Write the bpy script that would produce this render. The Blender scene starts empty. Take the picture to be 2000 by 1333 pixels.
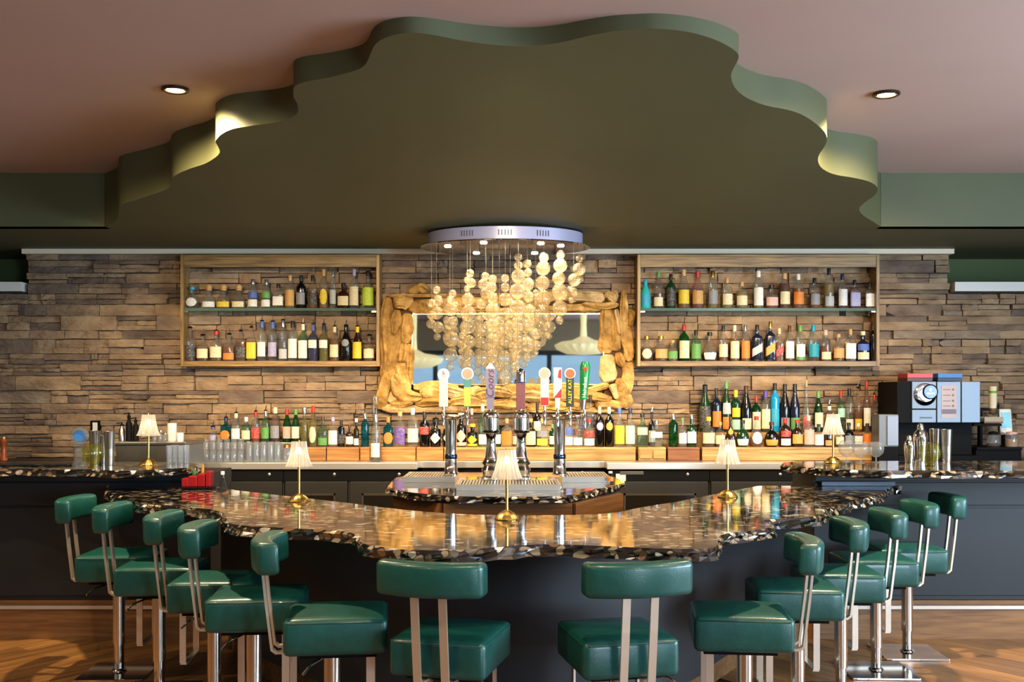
import bpy, bmesh, math, random
from mathutils import Vector, Matrix
from mathutils.geometry import tessellate_polygon
random.seed(7)
PI = math.pi
scene = bpy.context.scene
COL = scene.collection

# ------------------------------------------------------------------ camera
H, F, YH = 1.47, 2000.0, 768.0          # eye height (m), focal length (px of a 2000 px wide frame), horizon row
cam_d = bpy.data.cameras.new('camera')
cam_d.sensor_fit = 'HORIZONTAL'; cam_d.sensor_width = 36.0; cam_d.lens = 36.0 * F / 2000.0
cam_d.shift_y = (YH - 666.5) / 2000.0
cam_d.clip_start = 0.05; cam_d.clip_end = 100
cam = bpy.data.objects.new('camera', cam_d); COL.objects.link(cam)
cam.location = (0, 0, H); cam.rotation_euler = (PI / 2, 0, 0)
scene.camera = cam

# ------------------------------------------------------------------ world, exposure
world = bpy.data.worlds.new('world'); scene.world = world
world.use_nodes = True
bg = world.node_tree.nodes['Background']
bg.inputs[0].default_value = (0.52, 0.76, 1.0, 1); bg.inputs[1].default_value = .6
scene.view_settings.view_transform = 'Standard'
scene.view_settings.look = 'None'
scene.view_settings.gamma = 1.0
scene.view_settings.use_curve_mapping = False
scene.view_settings.exposure = 0.86
scene.cycles.transparent_max_bounces = 40
scene.cycles.max_bounces = 10
scene.cycles.sample_clamp_indirect = 4.0
scene.cycles.caustics_reflective = False
scene.cycles.caustics_refractive = False

def light(kind, name, loc, energy, col=(1, .8, .55), size=.1, rot=(0, 0, 0), angle=None, blend=.5, sy=None, parent=None):
    d = bpy.data.lights.new(name, kind); d.energy = energy; d.color = col
    if kind == 'AREA':
        d.size = size
        if sy: d.shape = 'RECTANGLE'; d.size_y = sy
    else:
        d.shadow_soft_size = size
    if kind == 'SPOT':
        d.spot_size = math.radians(angle or 90); d.spot_blend = blend
    o = bpy.data.objects.new(name, d); COL.objects.link(o)
    o.location = loc; o.rotation_euler = rot
    if parent: o.parent = parent
    return o
WARM = (1.0, .75, .44); DAY = (.62, .82, 1.0)
def aim(o, tgt):
    o.rotation_euler = (Vector(tgt) - Vector(o.location)).to_track_quat('-Z', 'Y').to_euler()
# daylight entering by the windows of the room (right-hand wall and the wall behind the camera; the rear right one is added)
DAY_R = 310.0
o = light('AREA', 'daylight_side', (5.90, 2.4, 1.6), DAY_R, DAY, 1.5, (0, PI / 2, 0), sy=4.2)
o = light('AREA', 'added_daylight_rear', (4.7, -5.33, 1.64), 190, DAY, 1.7, (PI / 2, 0, 0), sy=1.4)  # added cool fill for the canopy front and the stools
o = light('AREA', 'daylight_rear', (0.2, -5.34, 1.64), 1, DAY, 6.2, (PI / 2, 0, 0), sy=1.3); o.data.cycles.is_portal = True

# ------------------------------------------------------------------ helpers
def W(px, py, Y):                       # point seen at pixel (px,py) at distance Y
    return Vector(((px - 1000) * Y / F, Y, H - (py - YH) * Y / F))
def G(px, py, z):                       # point of the horizontal plane z
    Y = F * (H - z) / (py - YH)
    return Vector(((px - 1000) * Y / F, Y, z))
def lin(c):
    if isinstance(c, str):
        c = c.lstrip('#'); c = tuple(int(c[i:i + 2], 16) / 255 for i in (0, 2, 4))
    return tuple((x / 12.92 if x <= .04045 else ((x + .055) / 1.055) ** 2.4) for x in c[:3]) + (1,)

_M = {}
def nodes(name):
    m = bpy.data.materials.new(name); m.use_nodes = True
    nt = m.node_tree
    return m, nt, nt.nodes['Principled BSDF']
def L(nt, a, b): nt.links.new(a, b)
def pm(name, col, rough=.5, metal=0., col2=None, scale=8., stretch=(1, 1, 1), bump=0., bscale=None, coat=0., spec=.5, emit=None, es=1., detail=4., lo=.35, hi=.65):
    """plain procedural material: two tones mixed by noise, optional bump"""
    if name in _M: return _M[name]
    m, nt, b = nodes(name)
    b.inputs['Base Color'].default_value = lin(col); b.inputs['Roughness'].default_value = rough
    b.inputs['Metallic'].default_value = metal; b.inputs['Specular IOR Level'].default_value = spec
    if coat: b.inputs['Coat Weight'].default_value = coat; b.inputs['Coat Roughness'].default_value = .08
    if emit:
        b.inputs['Emission Color'].default_value = lin(emit); b.inputs['Emission Strength'].default_value = es
    if col2 or bump:
        tc = nt.nodes.new('ShaderNodeTexCoord'); mp = nt.nodes.new('ShaderNodeMapping')
        mp.inputs['Scale'].default_value = stretch
        L(nt, tc.outputs['Object'], mp.inputs[0])
        if col2:
            n = nt.nodes.new('ShaderNodeTexNoise'); n.inputs['Scale'].default_value = scale; n.inputs['Detail'].default_value = detail
            L(nt, mp.outputs[0], n.inputs['Vector'])
            r = nt.nodes.new('ShaderNodeValToRGB')
            r.color_ramp.elements[0].position = lo; r.color_ramp.elements[0].color = lin(col)
            r.color_ramp.elements[1].position = hi; r.color_ramp.elements[1].color = lin(col2)
            L(nt, n.outputs[0], r.inputs[0]); L(nt, r.outputs[0], b.inputs['Base Color'])
        if bump:
            n2 = nt.nodes.new('ShaderNodeTexNoise'); n2.inputs['Scale'].default_value = bscale or scale * 3; n2.inputs['Detail'].default_value = 5
            L(nt, mp.outputs[0], n2.inputs['Vector'])
            bp = nt.nodes.new('ShaderNodeBump'); bp.inputs['Strength'].default_value = bump; bp.inputs['Distance'].default_value = .02
            L(nt, n2.outputs[0], bp.inputs['Height']); L(nt, bp.outputs[0], b.inputs['Normal'])
    _M[name] = m
    return m
def wood(name, c1, c2, axis=0, rough=.45, sc=3.0, coat=0.):
    """wood grain running along the given object axis"""
    if name in _M: return _M[name]
    m, nt, b = nodes(name)
    tc = nt.nodes.new('ShaderNodeTexCoord'); mp = nt.nodes.new('ShaderNodeMapping')
    st = [14., 14., 14.]; st[axis] = 1.0
    mp.inputs['Scale'].default_value = st
    inf = nt.nodes.new('ShaderNodeObjectInfo')
    ad = nt.nodes.new('ShaderNodeVectorMath'); ad.operation = 'ADD'
    sm = nt.nodes.new('ShaderNodeVectorMath'); sm.operation = 'SCALE'; sm.inputs['Scale'].default_value = 37.
    cx = nt.nodes.new('ShaderNodeCombineXYZ')
    for i in range(3): L(nt, inf.outputs['Random'], cx.inputs[i])
    L(nt, cx.outputs[0], sm.inputs[0]); L(nt, tc.outputs['Object'], ad.inputs[0]); L(nt, sm.outputs[0], ad.inputs[1])
    L(nt, ad.outputs[0], mp.inputs[0])
    n = nt.nodes.new('ShaderNodeTexNoise'); n.inputs['Scale'].default_value = sc; n.inputs['Detail'].default_value = 6; n.inputs['Distortion'].default_value = .6
    L(nt, mp.outputs[0], n.inputs['Vector'])
    r = nt.nodes.new('ShaderNodeValToRGB')
    r.color_ramp.elements[0].position = .32; r.color_ramp.elements[0].color = lin(c1)
    r.color_ramp.elements[1].position = .68; r.color_ramp.elements[1].color = lin(c2)
    L(nt, n.outputs[0], r.inputs[0])
    hs = nt.nodes.new('ShaderNodeHueSaturation')
    mr = nt.nodes.new('ShaderNodeMapRange'); mr.inputs[3].default_value = .8; mr.inputs[4].default_value = 1.2
    L(nt, inf.outputs['Random'], mr.inputs[0]); L(nt, mr.outputs[0], hs.inputs['Value'])
    L(nt, r.outputs[0], hs.inputs['Color']); L(nt, hs.outputs[0], b.inputs['Base Color'])
    b.inputs['Roughness'].default_value = rough
    if coat: b.inputs['Coat Weight'].default_value = coat
    bp = nt.nodes.new('ShaderNodeBump'); bp.inputs['Strength'].default_value = .15; bp.inputs['Distance'].default_value = .01
    L(nt, n.outputs[0], bp.inputs['Height']); L(nt, bp.outputs[0], b.inputs['Normal'])
    _M[name] = m
    return m
def thin(name, tint, body=0., bodycol=None, rough=.03, ior=1.5, pw_=5., edge=.62):
    """thin clear or tinted glass: passes light, mirrors at grazing angles, optional milky body"""
    if name in _M: return _M[name]
    m = bpy.data.materials.new(name); m.use_nodes = True; nt = m.node_tree
    for n in list(nt.nodes): nt.nodes.remove(n)
    out = nt.nodes.new('ShaderNodeOutputMaterial')
    tr = nt.nodes.new('ShaderNodeBsdfTransparent'); tr.inputs[0].default_value = lin(tint)
    gl = nt.nodes.new('ShaderNodeBsdfGlossy'); gl.inputs['Roughness'].default_value = rough
    la = nt.nodes.new('ShaderNodeLayerWeight'); la.inputs[0].default_value = .5      # longer path through the wall at grazing angles absorbs more
    pa = nt.nodes.new('ShaderNodeMath'); pa.operation = 'POWER'; pa.inputs[1].default_value = 3; L(nt, la.outputs['Facing'], pa.inputs[0])
    ma = nt.nodes.new('ShaderNodeMixRGB'); ma.inputs[1].default_value = lin(tint); ma.inputs[2].default_value = tuple(x * edge for x in lin(tint)[:3]) + (1,)
    L(nt, pa.outputs[0], ma.inputs[0]); L(nt, ma.outputs[0], tr.inputs[0])
    lw = nt.nodes.new('ShaderNodeLayerWeight'); lw.inputs[0].default_value = .5      # Schlick reflectance, same from both sides of the thin wall
    pw = nt.nodes.new('ShaderNodeMath'); pw.operation = 'POWER'; pw.inputs[1].default_value = pw_; L(nt, lw.outputs['Facing'], pw.inputs[0])
    f0 = ((ior - 1) / (ior + 1)) ** 2
    fr = nt.nodes.new('ShaderNodeMath'); fr.operation = 'MULTIPLY_ADD'; fr.inputs[1].default_value = 1 - f0; fr.inputs[2].default_value = f0
    L(nt, pw.outputs[0], fr.inputs[0])
    mx = nt.nodes.new('ShaderNodeMixShader'); L(nt, fr.outputs[0], mx.inputs[0])
    src = tr.outputs[0]
    if body:
        df = nt.nodes.new('ShaderNodeBsdfDiffuse'); df.inputs[0].default_value = lin(bodycol or tint)
        tl = nt.nodes.new('ShaderNodeBsdfTranslucent'); tl.inputs[0].default_value = lin(bodycol or tint)
        a = nt.nodes.new('ShaderNodeMixShader'); a.inputs[0].default_value = .5
        L(nt, df.outputs[0], a.inputs[1]); L(nt, tl.outputs[0], a.inputs[2])
        m2 = nt.nodes.new('ShaderNodeMixShader'); m2.inputs[0].default_value = body
        L(nt, tr.outputs[0], m2.inputs[1]); L(nt, a.outputs[0], m2.inputs[2]); src = m2.outputs[0]
    L(nt, src, mx.inputs[1]); L(nt, gl.outputs[0], mx.inputs[2]); L(nt, mx.outputs[0], out.inputs[0])
    _M[name] = m
    return m
def granite():
    if 'granite' in _M: return _M['granite']
    m, nt, b = nodes('granite')
    tc = nt.nodes.new('ShaderNodeTexCoord'); mp = nt.nodes.new('ShaderNodeMapping'); mp.inputs['Scale'].default_value = (1, 1.5, 1.3)
    nz = nt.nodes.new('ShaderNodeTexNoise'); nz.inputs['Scale'].default_value = 5
    ad = nt.nodes.new('ShaderNodeMixRGB'); ad.inputs[0].default_value = .12
    L(nt, tc.outputs['Object'], mp.inputs[0]); L(nt, mp.outputs[0], nz.inputs['Vector'])
    L(nt, mp.outputs[0], ad.inputs[1]); L(nt, nz.outputs['Color'], ad.inputs[2])
    v = nt.nodes.new('ShaderNodeTexVoronoi'); v.inputs['Scale'].default_value = 26
    e = nt.nodes.new('ShaderNodeTexVoronoi'); e.feature = 'DISTANCE_TO_EDGE'; e.inputs['Scale'].default_value = 26
    L(nt, ad.outputs[0], v.inputs['Vector']); L(nt, ad.outputs[0], e.inputs['Vector'])
    sp = nt.nodes.new('ShaderNodeSeparateColor'); L(nt, v.outputs['Color'], sp.inputs[0])
    r = nt.nodes.new('ShaderNodeValToRGB'); r.color_ramp.interpolation = 'CONSTANT'
    el = r.color_ramp.elements
    for i, (p, c) in enumerate([(0, '17140f'), (.26, '54483a'), (.42, '8a7a62'), (.58, '302b25'), (.68, 'a89a86'), (.80, '6e543a'), (.91, 'cfc8bc')]):
        if i < 2: el[i].position = p; el[i].color = lin(c)
        else:
            x = el.new(p); x.color = lin(c)
    L(nt, sp.outputs[0], r.inputs[0])
    st0 = nt.nodes.new('ShaderNodeMapRange'); st0.inputs[1].default_value = .02; st0.inputs[2].default_value = .07
    L(nt, e.outputs['Distance'], st0.inputs[0])
    st1 = nt.nodes.new('ShaderNodeMapRange'); st1.inputs[1].default_value = .56; st1.inputs[2].default_value = .46
    L(nt, v.outputs['Distance'], st1.inputs[0])
    st = nt.nodes.new('ShaderNodeMath'); st.operation = 'MULTIPLY'; L(nt, st0.outputs[0], st.inputs[0]); L(nt, st1.outputs[0], st.inputs[1])
    mx = nt.nodes.new('ShaderNodeMixRGB'); mx.inputs[1].default_value = lin('0b0a09')
    L(nt, st.outputs[0], mx.inputs[0]); L(nt, r.outputs[0], mx.inputs[2])
    L(nt, mx.outputs[0], b.inputs['Base Color'])
    b.inputs['Roughness'].default_value = .07; b.inputs['Specular IOR Level'].default_value = .75
    b.inputs['IOR'].default_value = 1.6
    b.inputs['Coat Weight'].default_value = .5; b.inputs['Coat IOR'].default_value = 1.65; b.inputs['Coat Roughness'].default_value = .05
    _M['granite'] = m
    return m
STEEL = pm('brushed_steel', 'b9b4ad', .28, 1.0, col2='a49e96', scale=4, stretch=(1, 30, 1))
CHROME = pm('chrome', 'd6d3d0', .07, 1.0)
SATIN = pm('satin_chrome', 'cfc6bb', .2, 1.0)
PALE = pm('pale_satin_metal', 'd9cbbb', .3, .7)
BRASS = pm('brass', 'cdab62', .26, 1.0)
TRAYST = pm('tray_steel', 'd2cbc0', .28, .75)
BLACK = pm('black_plastic', '0a0a0b', .65, spec=.12)
DKMET = pm('dark_painted_metal', '14120f', .4)
NAVY = pm('navy_panel_paint', '121419', .55, col2='16181e', scale=3)
OLIVE = pm('olive_green_paint', '56583a', .62, col2='525437', scale=1.5)
PINK = pm('dusty_pink_ceiling_paint', 'c9aea5', .75, col2='c5a9a0', scale=1.2)
CREAM = pm('cream_trim_paint', 'efdcc0', .6)
WHITE = pm('white_paint', 'e2ddd4', .55)
LEATHER = pm('green_leather', '124d48', .33, col2='0f4641', scale=30, bump=.06, bscale=180, spec=.5, coat=.15)
SHELFW = wood('acacia_board_x', '5e4120', 'a5824c', 0, .4)
SHELFZ = wood('acacia_board_z', '6a4b26', 'ab8850', 2, .4)
BOXW = wood('riser_wood', '8a5526', 'c48a4a', 0, .5)
BOXW2 = wood('riser_pale_wood', '96703a', 'cda565', 0, .5)
ISLW = wood('island_panel_wood', '55320f', '744819', 0, .5)
KICKW = wood('kick_board_wood', '664326', '8a6038', 0, .45)
GLASS = thin('clear_glass', 'f2f6f4')

class MB:
    """collects geometry for one mesh object"""
    def __init__(s): s.v = []; s.f = []; s.mi = []; s.cur = 0
    def add(s, vs, fs):
        o = len(s.v); s.v += [tuple(x) for x in vs]
        s.f += [tuple(i + o for i in f) for f in fs]; s.mi += [s.cur] * len(fs)
        return s
    def box(s, a, b, bev=0):
        x0, y0, z0 = a; x1, y1, z1 = b
        if not bev:
            vs = [(x0, y0, z0), (x1, y0, z0), (x1, y1, z0), (x0, y1, z0), (x0, y0, z1), (x1, y0, z1), (x1, y1, z1), (x0, y1, z1)]
            return s.add(vs, [(0, 3, 2, 1), (4, 5, 6, 7), (0, 1, 5, 4), (1, 2, 6, 5), (2, 3, 7, 6), (3, 0, 4, 7)])
        bm = bmesh.new(); bmesh.ops.create_cube(bm, size=1)
        for v in bm.verts:
            v.co = Vector(((x0 + x1) / 2 + v.co.x * (x1 - x0), (y0 + y1) / 2 + v.co.y * (y1 - y0), (z0 + z1) / 2 + v.co.z * (z1 - z0)))
        bmesh.ops.bevel(bm, geom=bm.edges[:], offset=bev, segments=2, affect='EDGES', profile=.6)
        bm.verts.index_update()
        s.add([v.co for v in bm.verts], [tuple(v.index for v in f.verts) for f in bm.faces]); bm.free()
        return s
    def lathe(s, prof, n=16, c=(0, 0, 0), ex=2.0, asp=1.0, flute=0, nf=0, rot=0.):
        """prof: list of (r,z) from bottom to top; ex = superellipse exponent; asp = depth/width"""
        vs = []; fs = []
        for (r, z) in prof:
            for k in range(n):
                t = 2 * PI * (k + .5) / n + rot; ct, st_ = math.cos(t), math.sin(t)
                q = (abs(ct) ** ex + abs(st_) ** ex) ** (-1 / ex) if ex != 2 else 1
                if flute: q *= 1 + flute * math.cos(nf * t)
                vs.append((c[0] + r * q * ct, c[1] + r * q * st_ * asp, c[2] + z))
        m = len(prof)
        for i in range(m - 1):
            for k in range(n):
                k2 = (k + 1) % n
                fs.append((i * n + k, i * n + k2, (i + 1) * n + k2, (i + 1) * n + k))
        if prof[0][0] > 1e-5: fs.append(tuple(range(n - 1, -1, -1)))
        if prof[-1][0] > 1e-5: fs.append(tuple((m - 1) * n + k for k in range(n)))
        return s.add(vs, fs)
    def tube(s, pts, r, n=8, rect=None, rs=None):
        """sweep along a polyline; rect=(w,h) gives a flat bar"""
        pts = [Vector(p) for p in pts]; vs = []; fs = []
        prev = None
        for i, p in enumerate(pts):
            if i == 0: d = pts[1] - p
            elif i == len(pts) - 1: d = p - pts[i - 1]
            else: d = (p - pts[i - 1]).normalized() + (pts[i + 1] - p).normalized()
            d.normalize()
            up = Vector((0, 0, 1)) if abs(d.z) < .95 else Vector((0, 1, 0))
            if prev is not None:
                up = prev
            a = d.cross(up)
            if a.length < 1e-4: a = d.cross(Vector((1, 0, 0)))
            a.normalize(); b = a.cross(d).normalized(); prev = b
            rr = rs[i] if rs else r
            if rect:
                w, h = rect[0] / 2, rect[1] / 2
                for u, v in ((-w, -h), (w, -h), (w, h), (-w, h)): vs.append(p + a * u + b * v)
            else:
                for k in range(n):
                    t = 2 * PI * k / n; vs.append(p + a * rr * math.cos(t) + b * rr * math.sin(t))
        n = 4 if rect else n
        for i in range(len(pts) - 1):
            for k in range(n):
                k2 = (k + 1) % n
                fs.append((i * n + k, i * n + k2, (i + 1) * n + k2, (i + 1) * n + k))
        fs.append(tuple(range(n - 1, -1, -1))); fs.append(tuple((len(pts) - 1) * n + k for k in range(n)))
        return s.add(vs, fs)
    def prism(s, poly, z0, z1):
        n = len(poly)
        vs = [(x, y, z0) for x, y in poly] + [(x, y, z1) for x, y in poly]
        fs = [tuple(range(n - 1, -1, -1)), tuple(range(n, 2 * n))] + [(i, (i + 1) % n, n + (i + 1) % n, n + i) for i in range(n)]
        return s.add(vs, fs)
    def ball(s, c, r, n=12, m=8):
        prof = [(r * math.sin(PI * i / m), -r * math.cos(PI * i / m)) for i in range(m + 1)]
        prof[0] = (r * .02, -r); prof[-1] = (r * .02, r)
        return s.lathe(prof, n, c)
    def mesh(s, name, mats, smooth=False):
        me = bpy.data.meshes.new(name); me.from_pydata(s.v, [], s.f)
        if not isinstance(mats, (list, tuple)): mats = [mats]
        for m in mats: me.materials.append(m)
        if len(mats) > 1: me.polygons.foreach_set('material_index', s.mi)
        if smooth:
            me.polygons.foreach_set('use_smooth', [True] * len(me.polygons))
            me.set_sharp_from_angle(angle=math.radians(42))
        me.update()
        return me
    def build(s, name, mats, parent=None, smooth=False, loc=None, rot=None):
        return put(name, s.mesh(name, mats, smooth), parent, loc, rot)
def put(name, me, parent=None, loc=None, rot=None):
    o = bpy.data.objects.new(name, me); COL.objects.link(o)
    if parent: o.parent = parent
    if loc is not None: o.location = loc
    if rot is not None: o.rotation_euler = rot
    return o
def tag(o, label, cat, group=None, kind=None):
    o['label'] = label; o['category'] = cat
    if group: o['group'] = group
    if kind: o['kind'] = kind
    return o
def thing(name, label, cat, loc=(0, 0, 0), rz=0., group=None):
    o = bpy.data.objects.new(name, None); COL.objects.link(o); o.empty_display_size = .05
    o.location = loc; o.rotation_euler = (0, 0, rz)
    return tag(o, label, cat, group)
def struct(o): o['kind'] = 'structure'; return o
def copy_tree(o, parent=None):
    c = o.copy(); COL.objects.link(c); c.parent = parent
    for ch in list(o.children): copy_tree(ch, c)
    return c
def smooth_path(pts, sub=4, closed=False):
    """Catmull-Rom through 2-D or 3-D points"""
    pts = [Vector(p) for p in pts]; n = len(pts); out = []
    for i in range(n if closed else n - 1):
        p0 = pts[(i - 1) % n] if closed or i > 0 else pts[i]
        p1 = pts[i]; p2 = pts[(i + 1) % n]
        p3 = pts[(i + 2) % n] if closed or i + 2 < n else p2
        for k in range(sub):
            t = k / sub
            out.append(.5 * ((2 * p1) + (p2 - p0) * t + (2 * p0 - 5 * p1 + 4 * p2 - p3) * t * t + (3 * p1 - p0 - 3 * p2 + p3) * t ** 3))
    if not closed: out.append(pts[-1])
    return out
ORD = ['first', 'second', 'third', 'fourth', 'fifth', 'sixth', 'seventh', 'eighth', 'ninth', 'tenth', 'eleventh', 'twelfth', 'thirteenth', 'fourteenth', 'fifteenth', 'sixteenth', 'seventeenth', 'eighteenth', 'nineteenth', 'twentieth', 'twenty-first', 'twenty-second', 'twenty-third', 'twenty-fourth', 'twenty-fifth', 'twenty-sixth', 'twenty-seventh', 'twenty-eighth']
def text(name, body, size, mat, parent, loc, rot, ext=.0006, shear=0):
    c = bpy.data.curves.new(name, 'FONT'); c.body = body; c.size = size; c.align_x = 'CENTER'; c.align_y = 'CENTER'; c.extrude = ext
    c.resolution_u = 3
    c.materials.append(mat)
    if shear: c.shear = shear
    tmp = bpy.data.objects.new(name, c); COL.objects.link(tmp)
    me = bpy.data.meshes.new_from_object(tmp.evaluated_get(bpy.context.evaluated_depsgraph_get()))
    bpy.data.objects.remove(tmp)
    if not me.materials: me.materials.append(mat)
    return put(name, me, parent, loc, rot)
# ================================================================== room shell
ZB, ZR, ZS = .92, 1.036, .61            # bar top, raised counter top, stool seat
YW = 8.40                               # face of the stone wall
ZSOF, YCR, ZC = 2.64, 7.20, 3.017       # soffit height, crease of the canopy, ceiling
SL = .1038                              # slope of the canopy underside
struct(MB().box((-6.1, -5.6, ZC), (6.1, 7.3, ZC + .12)).build('ceiling', PINK))
struct(MB().box((-6.1, YCR, ZSOF), (6.1, 10.6, ZSOF + .01)).build('ceiling_soffit', OLIVE))
# canopy: lower edge read along its wavy outline
EDGE = [(205, 443), (220, 436), (231, 426), (233, 405), (245, 397), (280, 386), (310, 376), (327, 369), (334, 361), (336, 350), (345, 341), (370, 330), (400, 320), (420, 308), (429, 298), (426, 287), (421, 277), (425, 270), (435, 261), (455, 252), (490, 246), (540, 239), (565, 232), (579, 223), (583, 214), (580, 202), (574, 191), (573, 180), (575, 171), (582, 165), (600, 159), (640, 152), (680, 142), (705, 133), (717, 121), (725, 102), (733, 87), (750, 75), (780, 66), (810, 64), (850, 69), (900, 79), (950, 86), (1000, 90), (1050, 89), (1100, 82), (1150, 70), (1200, 61), (1250, 57), (1280, 56), (1320, 59), (1360, 66), (1400, 79), (1430, 95), (1442, 107), (1441, 118), (1434, 131), (1428, 146), (1431, 163), (1441, 178), (1460, 192), (1495, 206), (1540, 215), (1570, 226), (1595, 243), (1611, 259), (1615, 272), (1610, 287), (1600, 302), (1598, 316), (1607, 330), (1630, 341), (1665, 347), (1695, 354), (1711, 363), (1714, 372), (1707, 383), (1690, 395), (1678, 408), (1686, 421), (1705, 433), (1720, 443)]
A = ZSOF - H + SL * YCR
cur = []
for px, py in EDGE:
    Y = A / ((YH - py) / F + SL); Y = min(Y, YCR)
    cur.append(((px - 1000) * Y / F, Y))
cur[0] = (cur[0][0], YCR); cur[-1] = (cur[-1][0], YCR)
cur = [(p.x, p.y) for p in smooth_path([Vector((a, b, 0)) for a, b in cur], 3)]
mb = MB(); n = len(cur)
vs = [(x, y, ZSOF + SL * (YCR - y)) for x, y in cur] + [(x, y, ZC + .002) for x, y in cur]
fs = [tuple(range(n))] + [(i, i + 1, n + i + 1, n + i) for i in range(n - 1)] + [tuple(range(2 * n - 1, n - 1, -1))]
o = mb.add(vs, fs).build('ceiling_canopy', OLIVE, smooth=True); struct(o); o['label'] = 'olive green wavy dropped canopy above the bar'
struct(MB().box((-6.1, YCR - .004, ZSOF), (cur[0][0], YCR + .1, ZC)).build('ceiling_bulkhead', OLIVE))
struct(MB().box((cur[-1][0], YCR - .004, ZSOF), (6.1, YCR + .1, ZC)).build('ceiling_bulkhead', OLIVE))
# walls round the room
CREAMW = pm('cream_wall_paint', 'a89b80', .7)
DKGREEN = pm('dark_green_wall_paint', '4a5a30', .7)
struct(MB().box((-6.2, -5.6, 0), (-6.0, 10.6, ZC)).build('wall_left', CREAMW))
mb = MB()
mb.box((6.0, -5.6, 0), (6.2, .2, ZC)).box((6.0, 4.6, 0), (6.2, 10.6, ZC)).box((6.0, .2, 0), (6.2, 4.6, .8)).box((6.0, .2, 2.4), (6.2, 4.6, ZC))
struct(mb.build('wall_right', CREAMW))
mb = MB()
mb.box((-6.1, -5.6, 0), (-3.0, -5.4, ZC)).box((3.4, -5.6, 0), (3.8, -5.4, ZC)).box((5.6, -5.6, 0), (6.1, -5.4, ZC)).box((3.8, -5.6, 0), (5.6, -5.4, .9)).box((3.8, -5.6, 2.38), (5.6, -5.4, ZC)).box((-3.0, -5.6, 0), (3.4, -5.4, .9)).box((-3.0, -5.6, 2.38), (3.4, -5.4, ZC))
struct(mb.build('wall_rear', CREAMW))
struct(MB().box((-6.1, 8.95, 0), (6.1, 9.05, 3)).build('wall_beyond', DKGREEN))
FRAME = pm('window_frame_paint', '1c1a18', .5)
PANE = thin('window_pane_glass', 'eef4f8')
w = MB().box((5.98, .2, .8), (6.06, .28, 2.4)).box((5.98, 4.52, .8), (6.06, 4.6, 2.4)).box((5.98, .2, .8), (6.06, 4.6, .88)).box((5.98, .2, 2.32), (6.06, 4.6, 2.4)).build('window_1', FRAME); struct(w)
for y in (1.66, 3.1): MB().box((5.99, y, .8), (6.05, y + .06, 2.4)).build('mullion', FRAME, w)
w = MB().box((-3.0, -5.46, .9), (-2.9, -5.38, 2.38)).box((3.3, -5.46, .9), (3.4, -5.38, 2.38)).box((-3, -5.46, .9), (3.4, -5.38, 1.0)).box((-3, -5.46, 2.28), (3.4, -5.38, 2.38)).build('window_2', FRAME); struct(w)
for x in (-1.7, -.55, .75, 2.0): MB().box((x, -5.45, .9), (x + .1, -5.39, 2.38)).build('mullion', FRAME, w)
for a, b in ((-2.9, -1.7), (-1.6, -.55), (-.45, .75), (.85, 2.0), (2.1, 3.3)): MB().box((a, -5.44, 1.0), (b, -5.43, 2.28)).build('pane', PANE, w)
w = MB().box((3.8, -5.46, .9), (3.88, -5.38, 2.38)).box((5.52, -5.46, .9), (5.6, -5.38, 2.38)).box((3.8, -5.46, .9), (5.6, -5.38, .98)).box((3.8, -5.46, 2.3), (5.6, -5.38, 2.38)).build('window_added', FRAME); struct(w)  # unseen window added for cool light on the canopy front
MB().box((3.88, -5.44, .98), (5.52, -5.43, 2.3)).build('pane', PANE, w)

# floor: chevron boards, grain runs away from the middle on both sides
FLW = [wood('floor_board_%d' % i, a, b, 0, .34, 2.2) for i, (a, b) in enumerate((('644222', '91683a'), ('6d4a27', '9a7040'), ('5a3b1e', '835c34')))]
base = struct(MB().box((-6.1, -5.6, -.1), (6.1, 10.6, -.012)).build('floor', pm('floor_subfloor', '6d4a27', .4)))
bl, bw = .9, .14
me_b = [MB().box((-bl / 2, -bw / 2 + .0015, -.012), (bl / 2, bw / 2 - .0015, 0)).mesh('floor_board', m) for m in FLW]
k = 0
for sx in (-1, 1):
    ang = math.radians(52) * -sx
    for r in range(-40, 60):
        for c in range(-3, 14):
            u = (c + (.5 if r % 2 else 0)) * bl; v = r * bw
            x = u * math.cos(ang) - v * math.sin(ang) * 1; y = u * math.sin(ang) + v * math.cos(ang)
            X, Y = sx * 2.7 + x, 5.8 + y
            if abs(X) < .9 or X * sx < 0 or abs(X) > 4.1 or Y < 4.2 or Y > 6.5: continue
            put('plank', me_b[k % 3 if random.random() < .7 else random.randrange(3)], base, (X, Y, 0), (0, 0, ang)); k += 1


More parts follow.
